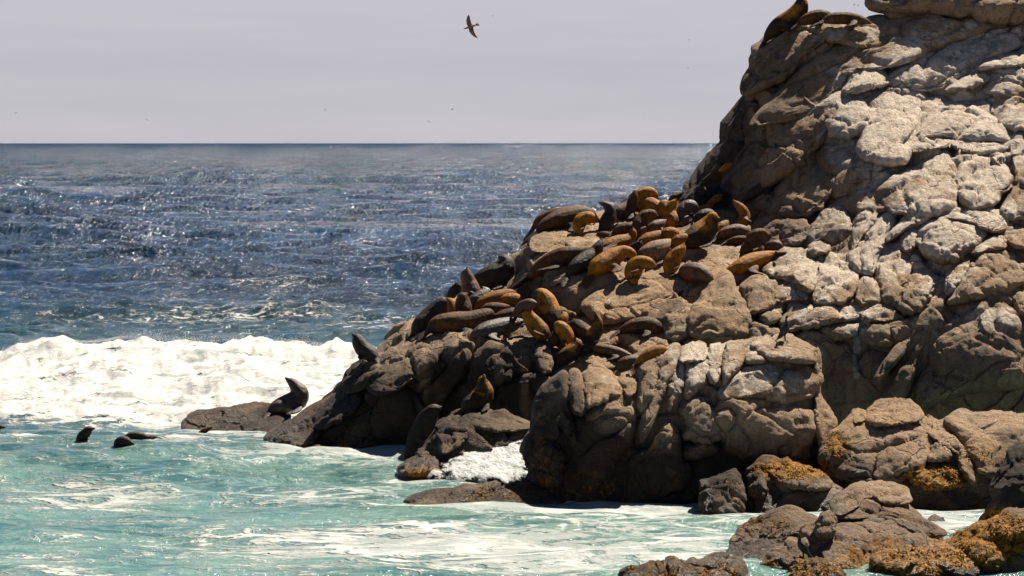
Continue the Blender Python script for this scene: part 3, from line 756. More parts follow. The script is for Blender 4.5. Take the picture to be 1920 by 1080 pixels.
G1 = Rock('shore_boulder', [(1301,941),(1308,906),(1340,885),(1375,873),(1396,889),(1403,938),(1354,946),(1312,946)], 944, lean=.8, T=.7, back=1.2, ext=40, dw=76.6,
  label='rounded brown boulder at the foot of the fissured outcrop')
G2 = Rock('weedy_boulder', [(1400,942),(1400,881),(1417,860),(1460,857),(1509,867),(1551,889),(1583,910),(1578,945),(1488,948),(1410,946)], 944, lean=1.2, T=.9, back=1.4, ext=40, dw=77.0,
  label='low boulder with orange weed on top beside the rounded brown boulder')
stone(G2.o, G2.depth, [(1402,935),(1404,885),(1430,880),(1440,930)], .3, tilt=.2)
stone(G2.o, G2.depth, [(1440,875),(1500,868),(1560,900),(1545,920),(1470,912)], .35, tilt=.5)
RM = Rock('rock_mound', [(1538,870),(1554,813),(1583,797),(1595,765),(1623,769),(1640,752),(1676,748),(1709,755),(1733,781),(1774,781),(1802,771),(1831,775),(1896,775),(1960,781),(1960,945),(1831,946),(1790,947),(1709,948),(1630,946),(1560,940)],
  944, lean=2.6, T=1.4, back=2.5, ext=50, dw=77.8, p=3, label='domed brown rock mound with orange weed patches right of the cormorant outcrop')
for poly, T, tl in [
 ([(1623,793),(1640,755),(1676,748),(1713,755),(1729,785),(1701,793),(1660,797)],.6,.5),
 ([(1593,781),(1603,765),(1623,771),(1623,789),(1603,793)],.4,.3),
 ([(1542,854),(1567,813),(1607,789),(1668,797),(1717,805),(1733,842),(1733,870),(1684,899),(1628,903),(1567,891)],.8,.2),
 ([(1737,854),(1749,832),(1782,834),(1790,862),(1741,866)],.5,.3),
 ([(1729,813),(1766,809),(1798,826),(1831,874),(1823,911),(1798,883),(1790,842)],.5,.2),
 ([(1778,789),(1831,777),(1912,781),(1924,822),(1883,858),(1859,895),(1831,870),(1802,822)],.55,.3),
 ([(1701,883),(1733,870),(1790,870),(1814,907),(1774,919),(1717,915)],.7,.2)]:
    stone(RM.o, RM.depth, poly, T * 0.62, tilt=tl)
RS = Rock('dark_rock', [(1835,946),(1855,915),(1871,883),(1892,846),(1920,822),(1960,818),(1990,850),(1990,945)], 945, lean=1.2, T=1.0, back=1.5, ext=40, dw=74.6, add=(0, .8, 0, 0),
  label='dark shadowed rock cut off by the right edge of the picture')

def fore(name, poly, yw, lean, T, label, dw, kids=(), **kw):
    r = Rock(name, poly, yw, lean=lean, T=T, back=kw.pop('back', 1.3), ext=kw.pop('ext', 60), dw=dw, label=label, **kw)
    for k, t, tl in kids: stone(r.o, r.depth, k, t * 0.75, tilt=tl)
    return r
T1 = fore('foreground_rock', [(1554,985),(1563,948),(1571,931),(1591,915),(1628,905),(1664,905),(1693,919),(1705,950),(1741,980),(1774,1004),(1760,1030),(1640,1080),(1587,1080)], 1080, 2.2, .8,
  'smooth rounded tan rock in the right foreground below the mound', 68.6,
  [([(1583,964),(1607,935),(1648,929),(1688,952),(1741,980),(1774,1004),(1709,1004),(1660,972),(1587,974)],.45,.3),
   ([(1563,948),(1571,931),(1591,915),(1628,905),(1664,905),(1693,919),(1701,943),(1668,952),(1630,930),(1587,968)],.4,.4),
   ([(1554,980),(1599,972),(1660,972),(1701,992),(1697,1012),(1640,1025),(1587,1004)],.6,.1)])
T4 = fore('foreground_rock', [(1363,1041),(1384,1000),(1424,968),(1473,956),(1498,964),(1530,976),(1555,1000),(1580,1040),(1560,1080),(1380,1080)], 1070, 1.3, .8,
  'rough brown foreground rock left of the smooth tan one', 67.6,
  [([(1363,1041),(1384,1000),(1424,968),(1473,956),(1498,964),(1530,976),(1530,988),(1490,1004),(1445,1030),(1416,1057),(1367,1057)],.4,.3)])
T9 = fore('foreground_rock', [(1528,990),(1532,970),(1545,956),(1567,962),(1572,985),(1550,996)], 992, .4, .3, 'small knob of rock between two foreground rocks', 66.9, ext=20, back=.5)
REEF = fore('reef_rock', [(1372,1060),(1430,1020),(1520,1000),(1600,975),(1700,985),(1760,1010),(1830,1005),(1900,970),(1990,965),(1990,1120),(1380,1120)], 1085, 1.6, .9,
  'broad dark reef joining the foreground rocks at the bottom right', 66.6, p=3.5)
T5 = fore('foreground_rock', [(1424,1085),(1449,1029),(1498,996),(1530,984),(1579,996),(1632,1033),(1660,1085),(1540,1110)], 1085, 1.2, .7,
  'weedy foreground rock with the sitting cormorant in front of it', 65.9)
T6 = fore('foreground_rock', [(1600,1085),(1632,1045),(1668,1012),(1709,1000),(1774,1012),(1831,1045),(1860,1085),(1730,1110)], 1085, 1.2, .7,
  'foreground rock with orange weed along its cracks at the bottom edge', 65.2,
  [([(1632,1050),(1668,1014),(1709,1002),(1740,1010),(1730,1050),(1680,1070)],.35,.3), ([(1745,1015),(1790,1025),(1831,1050),(1840,1080),(1770,1075)],.35,.3)])
T7 = fore('foreground_rock', [(1782,1030),(1800,995),(1831,980),(1871,972),(1920,948),(1980,945),(1980,1100),(1860,1100),(1810,1070)], 1085, 1.2, .8,
  'orange weed covered rock in the bottom right corner', 65.6,
  [([(1845,990),(1880,972),(1920,952),(1945,960),(1945,1000),(1880,1010)],.4,.3), ([(1800,1020),(1850,1010),(1890,1040),(1860,1075),(1820,1060)],.35,.3)])
T8 = fore('foreground_rock', [(1152,1082),(1164,1061),(1201,1065),(1246,1049),(1274,1051),(1311,1045),(1343,1041),(1384,1061),(1430,1095),(1300,1120),(1170,1110)], 1084, .6, .5,
  'low wet rock rising at the bottom edge left of the foreground rocks', 64.9, back=.8)
TC = fore('lime_stained_rock', [(1470,1085),(1485,1058),(1505,1046),(1540,1044),(1580,1056),(1610,1085),(1540,1105)], 1085, .7, .5,
  'low rock whitened by droppings under the foreground cormorant', 64.4, back=.8, ext=40)
T10 = fore('wave_washed_stone', [(1733,985),(1738,972),(1749,966),(1774,972),(1778,990),(1760,996)], 990, .3, .3, 'small dark stone in the foam right of the smooth tan rock', 73.6, ext=20, back=.5)
KL = Rock('sea_lion_rock', [(743,888),(759,862),(818,800),(840,778),(871,769),(912,767),(948,775),(998,792),(1010,830),(1005,885),(900,890),(818,888),(779,890)], 890, lean=1.9, T=.9, back=2.0, ext=36, dw=85.3,
  label='low wedge of rock in the surf carrying two sea lions')
stone(KL.o, KL.depth, [(818,812),(840,780),(871,769),(888,775),(886,812),(850,842),(825,845)], .35, tilt=.3)
stone(KL.o, KL.depth, [(886,800),(890,772),(912,768),(948,776),(996,793),(990,802),(946,811)], .35, tilt=.5)
stone(KL.o, KL.depth, [(745,888),(758,865),(800,850),(822,862),(818,886),(780,894)], .35, tilt=.3, add=(0, .5, .2, 0))
KF = Rock('flat_rock', [(742,938),(770,930),(800,922),(850,910),(930,905),(985,902),(1060,912),(1075,938),(940,941),(880,941),(800,942)], 941, lean=1.0, T=.35, back=1.0, ext=16, dw=79.0,
  label='flat weedy rock awash in front of the outcrop')
KJ = Rock('tip_rock', [(326,803),(345,785),(370,770),(420,760),(510,752),(545,775),(530,802),(470,804),(410,804),(360,804)], 803, lean=1.6, T=.5, back=1.6, ext=18, dw=98.5, add=(0, .7, 0, 0),
  label='long low dark rock at the seaward tip with surf behind it')
# ---------------------------------------------------------------- the sea
def build_sea():
    y1 = np.concatenate([np.arange(1125, 640, -1.6), np.arange(640, 275, -0.85), 268 + np.array([6.2, 5.4, 4.6, 3.9, 3.2, 2.6, 2.1, 1.7, 1.3, 1.0, 0.8])])
    d = sea_d(y1)
    xs = np.concatenate([np.linspace(-900, -160, 40)[:-1], np.linspace(-160, 2080, 700), np.linspace(2080, 2820, 40)[1:]])
    D, PXg = np.meshgrid(d, xs, indexing='ij')
    X = (PXg - 960) / FPX * D; Y = D.copy()
    rng = np.random.RandomState(4)
    drow = np.gradient(d)[:, None]
    Z = np.zeros_like(X); DX = np.zeros_like(X); DY = np.zeros_like(X)
    calm = 0.28 + 0.72 * sstep(150, 240, Y)
    for k in range(64):
        lam = 1.6 * (26 / 1.6) ** (rng.rand() ** 0.85)
        ang = rng.normal(0, 0.55) + 0.12
        kx, ky = math.sin(ang), math.cos(ang)
        a = 0.0125 * lam ** 0.92 * (0.5 + rng.rand())
        ph = rng.rand() * 6.283
        att = 1 - sstep(0.22, 0.55, np.abs(drow) * abs(ky) / lam)
        q = 2 * math.pi / lam
        th = q * (kx * X + ky * Y) + ph
        A = a * att * (calm if lam > 4 else 1.0)
        Z += A * np.cos(th); s_ = 0.75 * A * np.sin(th); DX -= s_ * kx; DY -= s_ * ky
    for k in range(26):
        lam = 32 * (170 / 32) ** rng.rand(); ang = rng.normal(0, 0.45) + 0.1
        kx, ky = math.sin(ang), math.cos(ang); ph = rng.rand() * 6.283
        att = 1 - sstep(0.25, 0.7, np.abs(drow) * abs(ky) / lam)
        th = 2 * math.pi / lam * (kx * X + ky * Y) + ph
        Z += 0.0022 * lam * (0.5 + rng.rand()) * att * sstep(200, 420, Y) * np.cos(th)
    P3 = np.stack([X, Y, 0 * X], -1)
    gust = 0.7 + 0.6 * fbm(P3 * np.array([0.012, 0.02, 1]), 2, 8)
    Z *= gust
    chop = ridged(P3 * np.array([0.22, 0.34, 1]), 3, 61) + 0.4 * fbm(P3 * np.array([0.8, 1.1, 1]), 2, 65)
    Z += (0.21 * sstep(110, 160, Y) + 0.125 * (1 - sstep(96, 135, Y))) * chop * gust * (1 - sstep(1.2, 3.0, np.abs(drow)))
    # breaking wave: a ridge of white water running in past the tip of the rock
    wob = fbm(P3 * np.array([0.07, 0.0, 1]) , 2, 21)
    yc = 124.5 + 2.6 * wob - 0.10 * (X + 12)
    hx = (1.22 + 0.75 * fbm(P3 * np.array([0.26, 0.0, 1]), 3, 22)) * (1 - 0.25 * sstep(-12, -4, X))
    t = Y - yc
    ridge = np.where(t > 0, np.exp(-(t / 2.0) ** 2), np.exp(-(np.abs(t) / 9.0) ** 1.25))
    leftside = 1 - sstep(-4.0, 1.0, X)
    ridge = ridge * leftside
    lump = fbm(P3 * np.array([0.55, 0.5, 1]), 5, 23, 0.58)
    lump2 = np.abs(fbm(P3 * np.array([1.5, 1.3, 1]), 4, 29, 0.6))
    white = np.where(t > 0, 1 - sstep(0.2, 1.4, t), 1 - sstep(11.0, 33.0, -t + 4.0 * lump + 9.0 * fbm(P3 * np.array([0.10, 0.16, 1]), 3, 71))) * leftside
    shore = white
    Z = Z * (1 - 0.75 * ridge) + ridge * hx + shore * (0.50 * lump + 0.10 * lump2 - 0.05) + ridge ** 3 * 0.55 * np.maximum(0, fbm(P3 * np.array([1.6, 1.2, 1]), 3, 81, 0.6)) * np.maximum(0, 0.6 + 2 * wob)
    near = 1 - sstep(92, 104, Y)
    # foam fields: column, row on the water, radii in pixels, density
    foam = np.full_like(X, 0.0)
    PYf = HOR + FPX * CAM_H / Y
    PXf = PXg
    for (cx, cy, rx, ry, a) in [
        (170,925,170,30,.45),(320,915,120,16,.2),(560,930,170,18,.34),(820,1025,430,30,.60),(1000,1055,330,22,.56),(640,1012,260,16,.28),(1250,1030,200,26,.34),
        (1150,985,230,16,.24),(1330,965,140,16,.34),(1150,951,250,11,.8),(1440,955,170,11,.8),(900,947,190,8,.75),(790,899,70,9,.75),(890,893,110,12,.62),(420,810,110,10,.75),(960,905,140,26,.30),(900,880,110,36,.35),(700,868,120,12,.25),(860,850,50,12,.4),(430,800,130,22,.5),(560,822,120,14,.35),
        (120,1050,160,14,.24),(60,1075,130,16,.26),(330,1000,260,12,.18),(250,975,200,14,.18),(650,854,140,8,.8),(1640,965,140,26,.65),(1760,975,90,30,.65),(1580,800,40,40,.8),
        (760,1060,330,20,.30),(1480,975,80,14,.35),(500,1065,150,14,.22),(200,800,240,16,.22),(900,1000,200,10,.2),(1350,1000,120,14,.25),
        (330,598,330,11,.24),(640,590,160,14,.26),(150,560,220,8,.18),(480,545,200,6,.20),(60,575,120,12,.2),(690,612,90,12,.3),(420,570,320,26,.1),(700,560,160,10,.14)]:
        q = ((PXf - cx) / rx) ** 2 + ((PYf - cy) / ry) ** 2
        foam = np.maximum(foam, a * np.exp(-0.8 * q))
    foam = foam + 0.135 * near + 0.10 * sstep(0.02, 0.25, Z) * near
    # a few whitecaps far out, then sparse pale flecks
    wc = fbm(P3 * np.array([0.10, 0.05, 1]), 3, 51)
    foam = foam + 0.16 * sstep(0.30, 0.55, wc) * sstep(150, 240, Y) * (1 - sstep(900, 1600, Y))
    foam = foam + 0.12 * sstep(-0.25, 0.45, fbm(P3 * np.array([0.06, 0.03, 1]), 3, 57)) * sstep(132, 165, Y) * (1 - sstep(900, 2500, Y))  # foam colour that also paints in sun glints
    turq = (1 - sstep(72, 120, Y + 6 * fbm(P3 * 0.12, 3, 33) + 0.06 * (X + 8) * -1)) * 0.95 + 0.06
    turq = np.maximum(turq, 0.35 * np.clip(white, 0, 1)) * (1 - 0.0 * X)
    turq = np.maximum(turq, 0.26 * (1 - sstep(135, 200, Y)))
    sw = np.clip(white * (0.72 + 0.9 * ridge + 0.55 * lump), 0, 1)
    sw = sstep(0.25, 0.8, sw)
    foam = foam + 0.45 * sstep(0.02, 0.6, white)
    att = np.stack([foam, np.clip(turq, 0, 1), sw, np.ones_like(X)], -1)
    V = np.stack([X + DX * 0.6, Y + DY * 0.6, Z], -1)
    me = new_mesh('sea', V, grid_faces(*X.shape), MAT_SEA, {'sea': att})
    o = link('sea', me); tag(o, kind='structure')
    return o
SEA = build_sea()

# water pouring off the low wedge of rock
def cascade():
    poly = [(1000,796),(940,806),(895,812),(866,830),(846,850),(828,866),(806,890),(850,902),(930,906),(990,900),(1010,850)]
    o = stone(None, KL.depth, poly, .42, p=3.5, tilt=.7, amp=.45, crack=.1, name='white_water', mat=MAT_FOAM)
    tag(o, 'white water pouring down the low rock in the surf', 'water', kind='stuff')
cascade()

# spray torn off the breaking crest and thrown up where the swell meets rock
def spray():
    rng = np.random.RandomState(12)
    pts = []; rad = []
    n = 14000
    X = rng.uniform(-24, -4.5, n); 
    P3 = np.stack([X, 0 * X, 0 * X], 1)
    wob = fbm(P3 * np.array([0.07, 0.0, 1]), 2, 21)
    burst = np.clip(fbm(P3 * np.array([0.5, 0, 1]), 3, 91) * 1.6 + 0.45, 0.05, 1.3)
    yc = 124.5 + 2.6 * wob - 0.10 * (X + 12)
    hx = (1.22 + 0.75 * fbm(P3 * np.array([0.26, 0.0, 1]), 3, 22)) * (1 - 0.25 * sstep(-12, -4, X))
    up = rng.exponential(0.10, n) * burst * 1.6
    V0 = np.stack([X, yc + rng.normal(0, 0.5, n) - 0.2, hx - 0.05 + up], 1)
    r0 = rng.uniform(0.004, 0.013, n) * np.exp(-up * 0.8)
    pts.append(V0); rad.append(r0)
    P = np.concatenate(pts); r = np.concatenate(rad)
    O = np.array([(1, 0, 0), (-1, 0, 0), (0, 1, 0), (0, -1, 0), (0, 0, 1), (0, 0, -1)], float)
    T = np.array([(0, 2, 4), (2, 1, 4), (1, 3, 4), (3, 0, 4), (2, 0, 5), (1, 2, 5), (3, 1, 5), (0, 3, 5)])
    V = (P[:, None] + O[None] * r[:, None, None]).reshape(-1, 3)
    F = (T[None] + 6 * np.arange(len(P))[:, None, None]).reshape(-1, 3)
    me = new_mesh('spray', V, F, simple_material('spray_drops', c4(0.6, 0.59, 0.57), c4(0.66, 0.65, 0.63)))
    o = link('spray', me); tag(o, 'fine white spray thrown up by the surf', 'spray', kind='stuff')
spray()
# ---------------------------------------------------------------- sea lions
bpy.context.view_layer.update()
DG = bpy.context.evaluated_depsgraph_get()
CAMV = Vector((0, 0, CAM_H))
ROCKS = set()
def ground_depth(px, py, sea=False):
    """depth of the first surface seen at a photo pixel"""
    dirn = Vector(((px - 960) / FPX, 1.0, -(py - HOR) / FPX)).normalized()
    hit, loc, nor, idx, ob, mt = scene.ray_cast(DG, CAMV + dirn * 5, dirn)
    return loc.y if hit else None

def catmull(P, n):
    P = np.asarray(P, float); k = len(P)
    seg = np.linalg.norm(np.diff(P[:, :3], axis=0), axis=1); t = np.concatenate([[0], np.cumsum(np.maximum(seg, 1e-4))])
    Pe = np.concatenate([[2 * P[0] - P[1]], P, [2 * P[-1] - P[-2]]])
    out = []
    for u in np.linspace(0, t[-1], n):
        i = min(np.searchsorted(t, u, 'right') - 1, k - 2); i = max(i, 0)
        f = (u - t[i]) / (t[i + 1] - t[i])
        p0, p1, p2, p3 = Pe[i], Pe[i + 1], Pe[i + 2], Pe[i + 3]
        out.append(0.5 * ((2 * p1) + (-p0 + p2) * f + (2 * p0 - 5 * p1 + 4 * p2 - p3) * f * f + (-p0 + 3 * p1 - 3 * p2 + p3) * f ** 3))
    return np.array(out)

def tube(C, R, m=14, flat=None, up=(0, 0, 1)):
    """closed tube along C with radii R; flat = (side scale, up scale)"""
    n = len(C); T = np.gradient(C, axis=0); T /= np.maximum(np.linalg.norm(T, axis=1, keepdims=True), 1e-9)
    S = np.cross(T, np.tile(np.asarray(up, float), (n, 1)))
    bad = np.linalg.norm(S, axis=1) < 0.15
    S[bad] = np.cross(T[bad], np.array([0, 1.0, 0.05]))
    S /= np.maximum(np.linalg.norm(S, axis=1, keepdims=True), 1e-9)
    for i in range(1, n):
        if S[i] @ S[i - 1] < 0: S[i] = -S[i]
    U = np.cross(S, T)
    a = np.linspace(0, 2 * math.pi, m, endpoint=False)
    fs, fu = flat or (1, 1)
    V = C[:, None] + R[:, None, None] * (fs * np.cos(a)[None, :, None] * S[:, None] + fu * np.sin(a)[None, :, None] * U[:, None])
    V = V.reshape(-1, 3); F = []
    for i in range(n - 1):
        for j in range(m):
            j2 = (j + 1) % m; F.append((i * m + j, i * m + j2, (i + 1) * m + j2, (i + 1) * m + j))
    V = np.concatenate([V, [C[0] - T[0] * R[0] * 0.6, C[-1] + T[-1] * R[-1] * 0.6]]); a0 = n * m
    F += [(a0, (j + 1) % m, j) for j in range(m)] + [(a0 + 1, (n - 1) * m + j, (n - 1) * m + (j + 1) % m) for j in range(m)]
    return V, F

_bt = np.linspace(0, math.pi, 8); _bp = np.linspace(0, 2 * math.pi, 12, endpoint=False)
_BV = [(0, 0, 1)] + [(math.sin(t) * math.cos(p_), math.sin(t) * math.sin(p_), math.cos(t)) for t in _bt[1:-1] for p_ in _bp] + [(0, 0, -1)]
_BF = [(0, 1 + j, 1 + (j + 1) % 12) for j in range(12)]
for _i in range(5):
    _BF += [(1 + _i * 12 + j, 1 + (_i + 1) * 12 + j, 1 + (_i + 1) * 12 + (j + 1) % 12, 1 + _i * 12 + (j + 1) % 12) for j in range(12)]
_BF += [(73, 61 + (j + 1) % 12, 61 + j) for j in range(12)]
_BV = np.array(_BV)
def ball(c, r):
    return c + _BV * r, _BF

def fuse(parts, voxel, name):
    """several closed tubes melted into one continuous skin"""
    VV = []; FF = []; o = 0
    for V, F in parts:
        VV += [tuple(v) for v in V]; FF += [tuple(x + o for x in f) for f in F]; o += len(V)
    me = bpy.data.meshes.new(name); me.from_pydata(VV, [], FF)
    ob = bpy.data.objects.new('tmp', me); COL.objects.link(ob)
    md = ob.modifiers.new('r', 'REMESH'); md.mode = 'VOXEL'; md.voxel_size = voxel; md.use_smooth_shade = True
    sm = ob.modifiers.new('s', 'SMOOTH'); sm.factor = 0.5; sm.iterations = 5
    dg = bpy.context.evaluated_depsgraph_get(); ev = ob.evaluated_get(dg)
    out = bpy.data.meshes.new_from_object(ev); out.name = name
    bpy.data.objects.remove(ob); bpy.data.meshes.remove(me)
    return out

GROUP = 'sea lions on the rocks'
SL_N = [0]
def sea_lion(label, fur, spine, ng=3, near=0.0, hind=True, fore=True, floor=None, group=GROUP, swim=False, head_near=0.0):
    """spine: (column, row, radius in px) from tail to nose; ng = how many spine points lie on the ground"""
    rng = random.Random(SL_N[0]); SL_N[0] += 1
    sp = np.array(spine, float); n = len(sp)
    if swim:
        d = np.full(n, (ground_depth(sp[n // 2, 0], floor + 3) or sea_d(floor)) - 0.15)
    else:
        s = np.concatenate([[0], np.cumsum(np.hypot(np.diff(sp[:, 0]), np.diff(sp[:, 1])))])
        g = []
        for i in range(ng):
            h = ground_depth(sp[i, 0], sp[i, 1] + sp[i, 2] * 0.85)
            if h is not None and h < 125: g.append((s[i], h))
        if not g:
            h = ground_depth(sp[1, 0], sp[1, 1] + sp[1, 2] * 2.2) or 100.0
            g = [(0, h)]
        g = np.array(g); med = np.median(g[:, 1])
        g[:, 1] = np.clip(g[:, 1], med - 0.8, med + 0.8)
        if len(g) > 1 and np.ptp(g[:, 0]) > 1:
            b, a = np.polyfit(g[:, 0], g[:, 1], 1); b = np.clip(b, -0.011, 0.011); a = np.mean(g[:, 1] - b * g[:, 0])
            d = a + b * np.minimum(s, g[:, 0].max() + 10)
        else:
            d = np.full(n, med)
    d = d - near
    if head_near: d = d - head_near * np.clip((np.arange(n) - ng + 1) / max(n - ng, 1), 0, 1)
    mpp = d / FPX
    P = at(sp[:, 0], sp[:, 1], d)
    # a little real twist in depth, so the animals are not all in one plane
    tw = rng.uniform(-1, 1) * 0.10
    P[:, 1] += tw * np.linspace(-1, 1, n)
    bulk = np.interp(np.linspace(0, 1, n), [0, .18, .55, .8, 1], [.8, 1.2, 1.24, 1.1, .72])
    R = sp[:, 2] * mpp * bulk
    cr = catmull(np.concatenate([P, R[:, None]], 1), 30)
    NP = 30
    C, r = cr[:, :3], np.maximum(cr[:, 3], 0.04)
    fine = catmull(np.concatenate([P, R[:, None]], 1), 40)
    parts = [ball(c_[:3], max(c_[3], .04)) for c_ in fine]
    tot = np.linalg.norm(np.diff(C, axis=0), axis=1).sum()
    hr = float(np.clip(0.066 * tot ** 0.6 + 0.012, 0.07, 0.135)) if tot > 0.9 else 0.075
    # head: skull, muzzle, ears
    hd = C[-1] - C[-5]; hd /= np.linalg.norm(hd)
    hc = C[-3]
    hs = np.cross(hd, [0, 0, 1.0]); hs = hs / np.linalg.norm(hs) if np.linalg.norm(hs) > .1 else np.array([0, 1.0, 0])
    parts.append(tube(np.stack([hc - hd * hr * .9, hc - hd * hr * .3, hc + hd * hr * .45, hc + hd * hr * 1.05]), hr * np.array([.6, 1.0, .95, .7]), 12))
    parts.append(tube(np.stack([hc + hd * hr * .7, hc + hd * hr * 1.45, hc + hd * hr * 2.0]), hr * np.array([.64, .50, .34]), 10))
    for sg in (1, -1):
        e0 = hc - hd * hr * .35 + hs * sg * hr * .9
        parts.append(tube(np.stack([e0, e0 + hs * sg * hr * .3 - hd * hr * .35]), np.array([.03, .022]), 6))
    rmax = r.max(); low = (C[:, 2] - r).min()
    view = np.array([0, -1.0, 0])
    ic = int(NP * (0.62 if ng >= n - 1 else 0.52))
    # shoulders are the thickest part of a sea lion
    tdir = C[min(ic + 3, NP - 1)] - C[ic]; tdir[2] = 0; L = np.linalg.norm(tdir); tdir = tdir / L if L > 1e-3 else np.array([1.0, 0, 0])
    side = np.array([tdir[1], -tdir[0], 0])
    if side @ view < 0: side = -side
    side = side * 0.8 + view * 0.35
    fl = float(np.clip(0.40 * tot, 0.34, 0.95))
    if fore and not swim and tot > 0.7:
        for sg in (1, -1):
            a = C[ic] + side * sg * r[ic] * 0.55 - np.array([0, 0, r[ic] * 0.25])
            drop = rng.uniform(.75, 1.0)
            b = a + side * sg * (fl * 0.22 + r[ic] * .25) + tdir * fl * 0.05 * rng.uniform(-1, 2); b[2] = C[ic][2] - r[ic] * drop
            c = b + side * sg * fl * 0.30 - tdir * fl * rng.uniform(.25, .55); c[2] = b[2] - 0.10
            cc = catmull(np.stack([a, b, c]), 11)
            parts.append(tube(cc, fl * np.interp(np.linspace(0, 1, 11), [0, .35, .75, 1], [.26, .20, .17, .07]), 10, (1.15, .42)))
    if hind and not swim:
        tb = C[0] - C[3]; tb /= max(np.linalg.norm(tb), 1e-6); tb[2] = min(tb[2], 0.1)
        sd = np.cross(tb, [0, 0, 1]); sd /= max(np.linalg.norm(sd), 1e-6)
        for sg in (1, -1):
            a = C[0] + sd * sg * r[0] * .4; b = a + tb * fl * .35 + sd * sg * .07 - np.array([0, 0, .03]); c = b + tb * fl * .3 + sd * sg * .12 - np.array([0, 0, .04])
            cc = catmull(np.stack([a, b, c]), 7)
            parts.append(tube(cc, fl * np.interp(np.linspace(0, 1, 7), [0, .6, 1], [.16, .15, .08]), 10, (1.2, .5)))
    me = fuse(parts, 0.026 if rmax > 0.16 else 0.023, 'sea_lion')
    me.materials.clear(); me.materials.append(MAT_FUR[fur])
    co = np.empty(len(me.vertices) * 3, np.float32); me.vertices.foreach_get('co', co); co = co.reshape(-1, 3)
    dist = np.linalg.norm(co[:, None] - C[None], axis=2); k = dist.argmin(1)
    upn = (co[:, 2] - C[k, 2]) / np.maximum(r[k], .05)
    w = np.clip(0.62 + 0.5 * upn, 0, 1) * np.clip(1.35 - np.abs(k / (NP - 1.0) - 0.76) * 2.0, 0, 1)  # golden back, weighted upward so sunlit tops are painted in as well
    flip = sstep(1.08, 1.35, dist.min(1) / np.maximum(r[k], .05)) * (k < NP - 6)
    nose = sstep(0.55, 1.0, ((co - hc) @ hd) / (hr * 2.0)) * (np.linalg.norm(co - hc, axis=1) < hr * 2.6)
    rnd = np.full(len(co), rng.random() ** 1.5)
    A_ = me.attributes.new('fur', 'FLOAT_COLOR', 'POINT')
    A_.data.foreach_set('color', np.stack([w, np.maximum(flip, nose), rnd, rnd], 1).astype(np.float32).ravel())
    base = C[ic].copy(); base[2] = 0 if swim else low
    o = link('sea_lion', me, tuple(base))
    tag(o, label, 'sea lion', group)
    return o

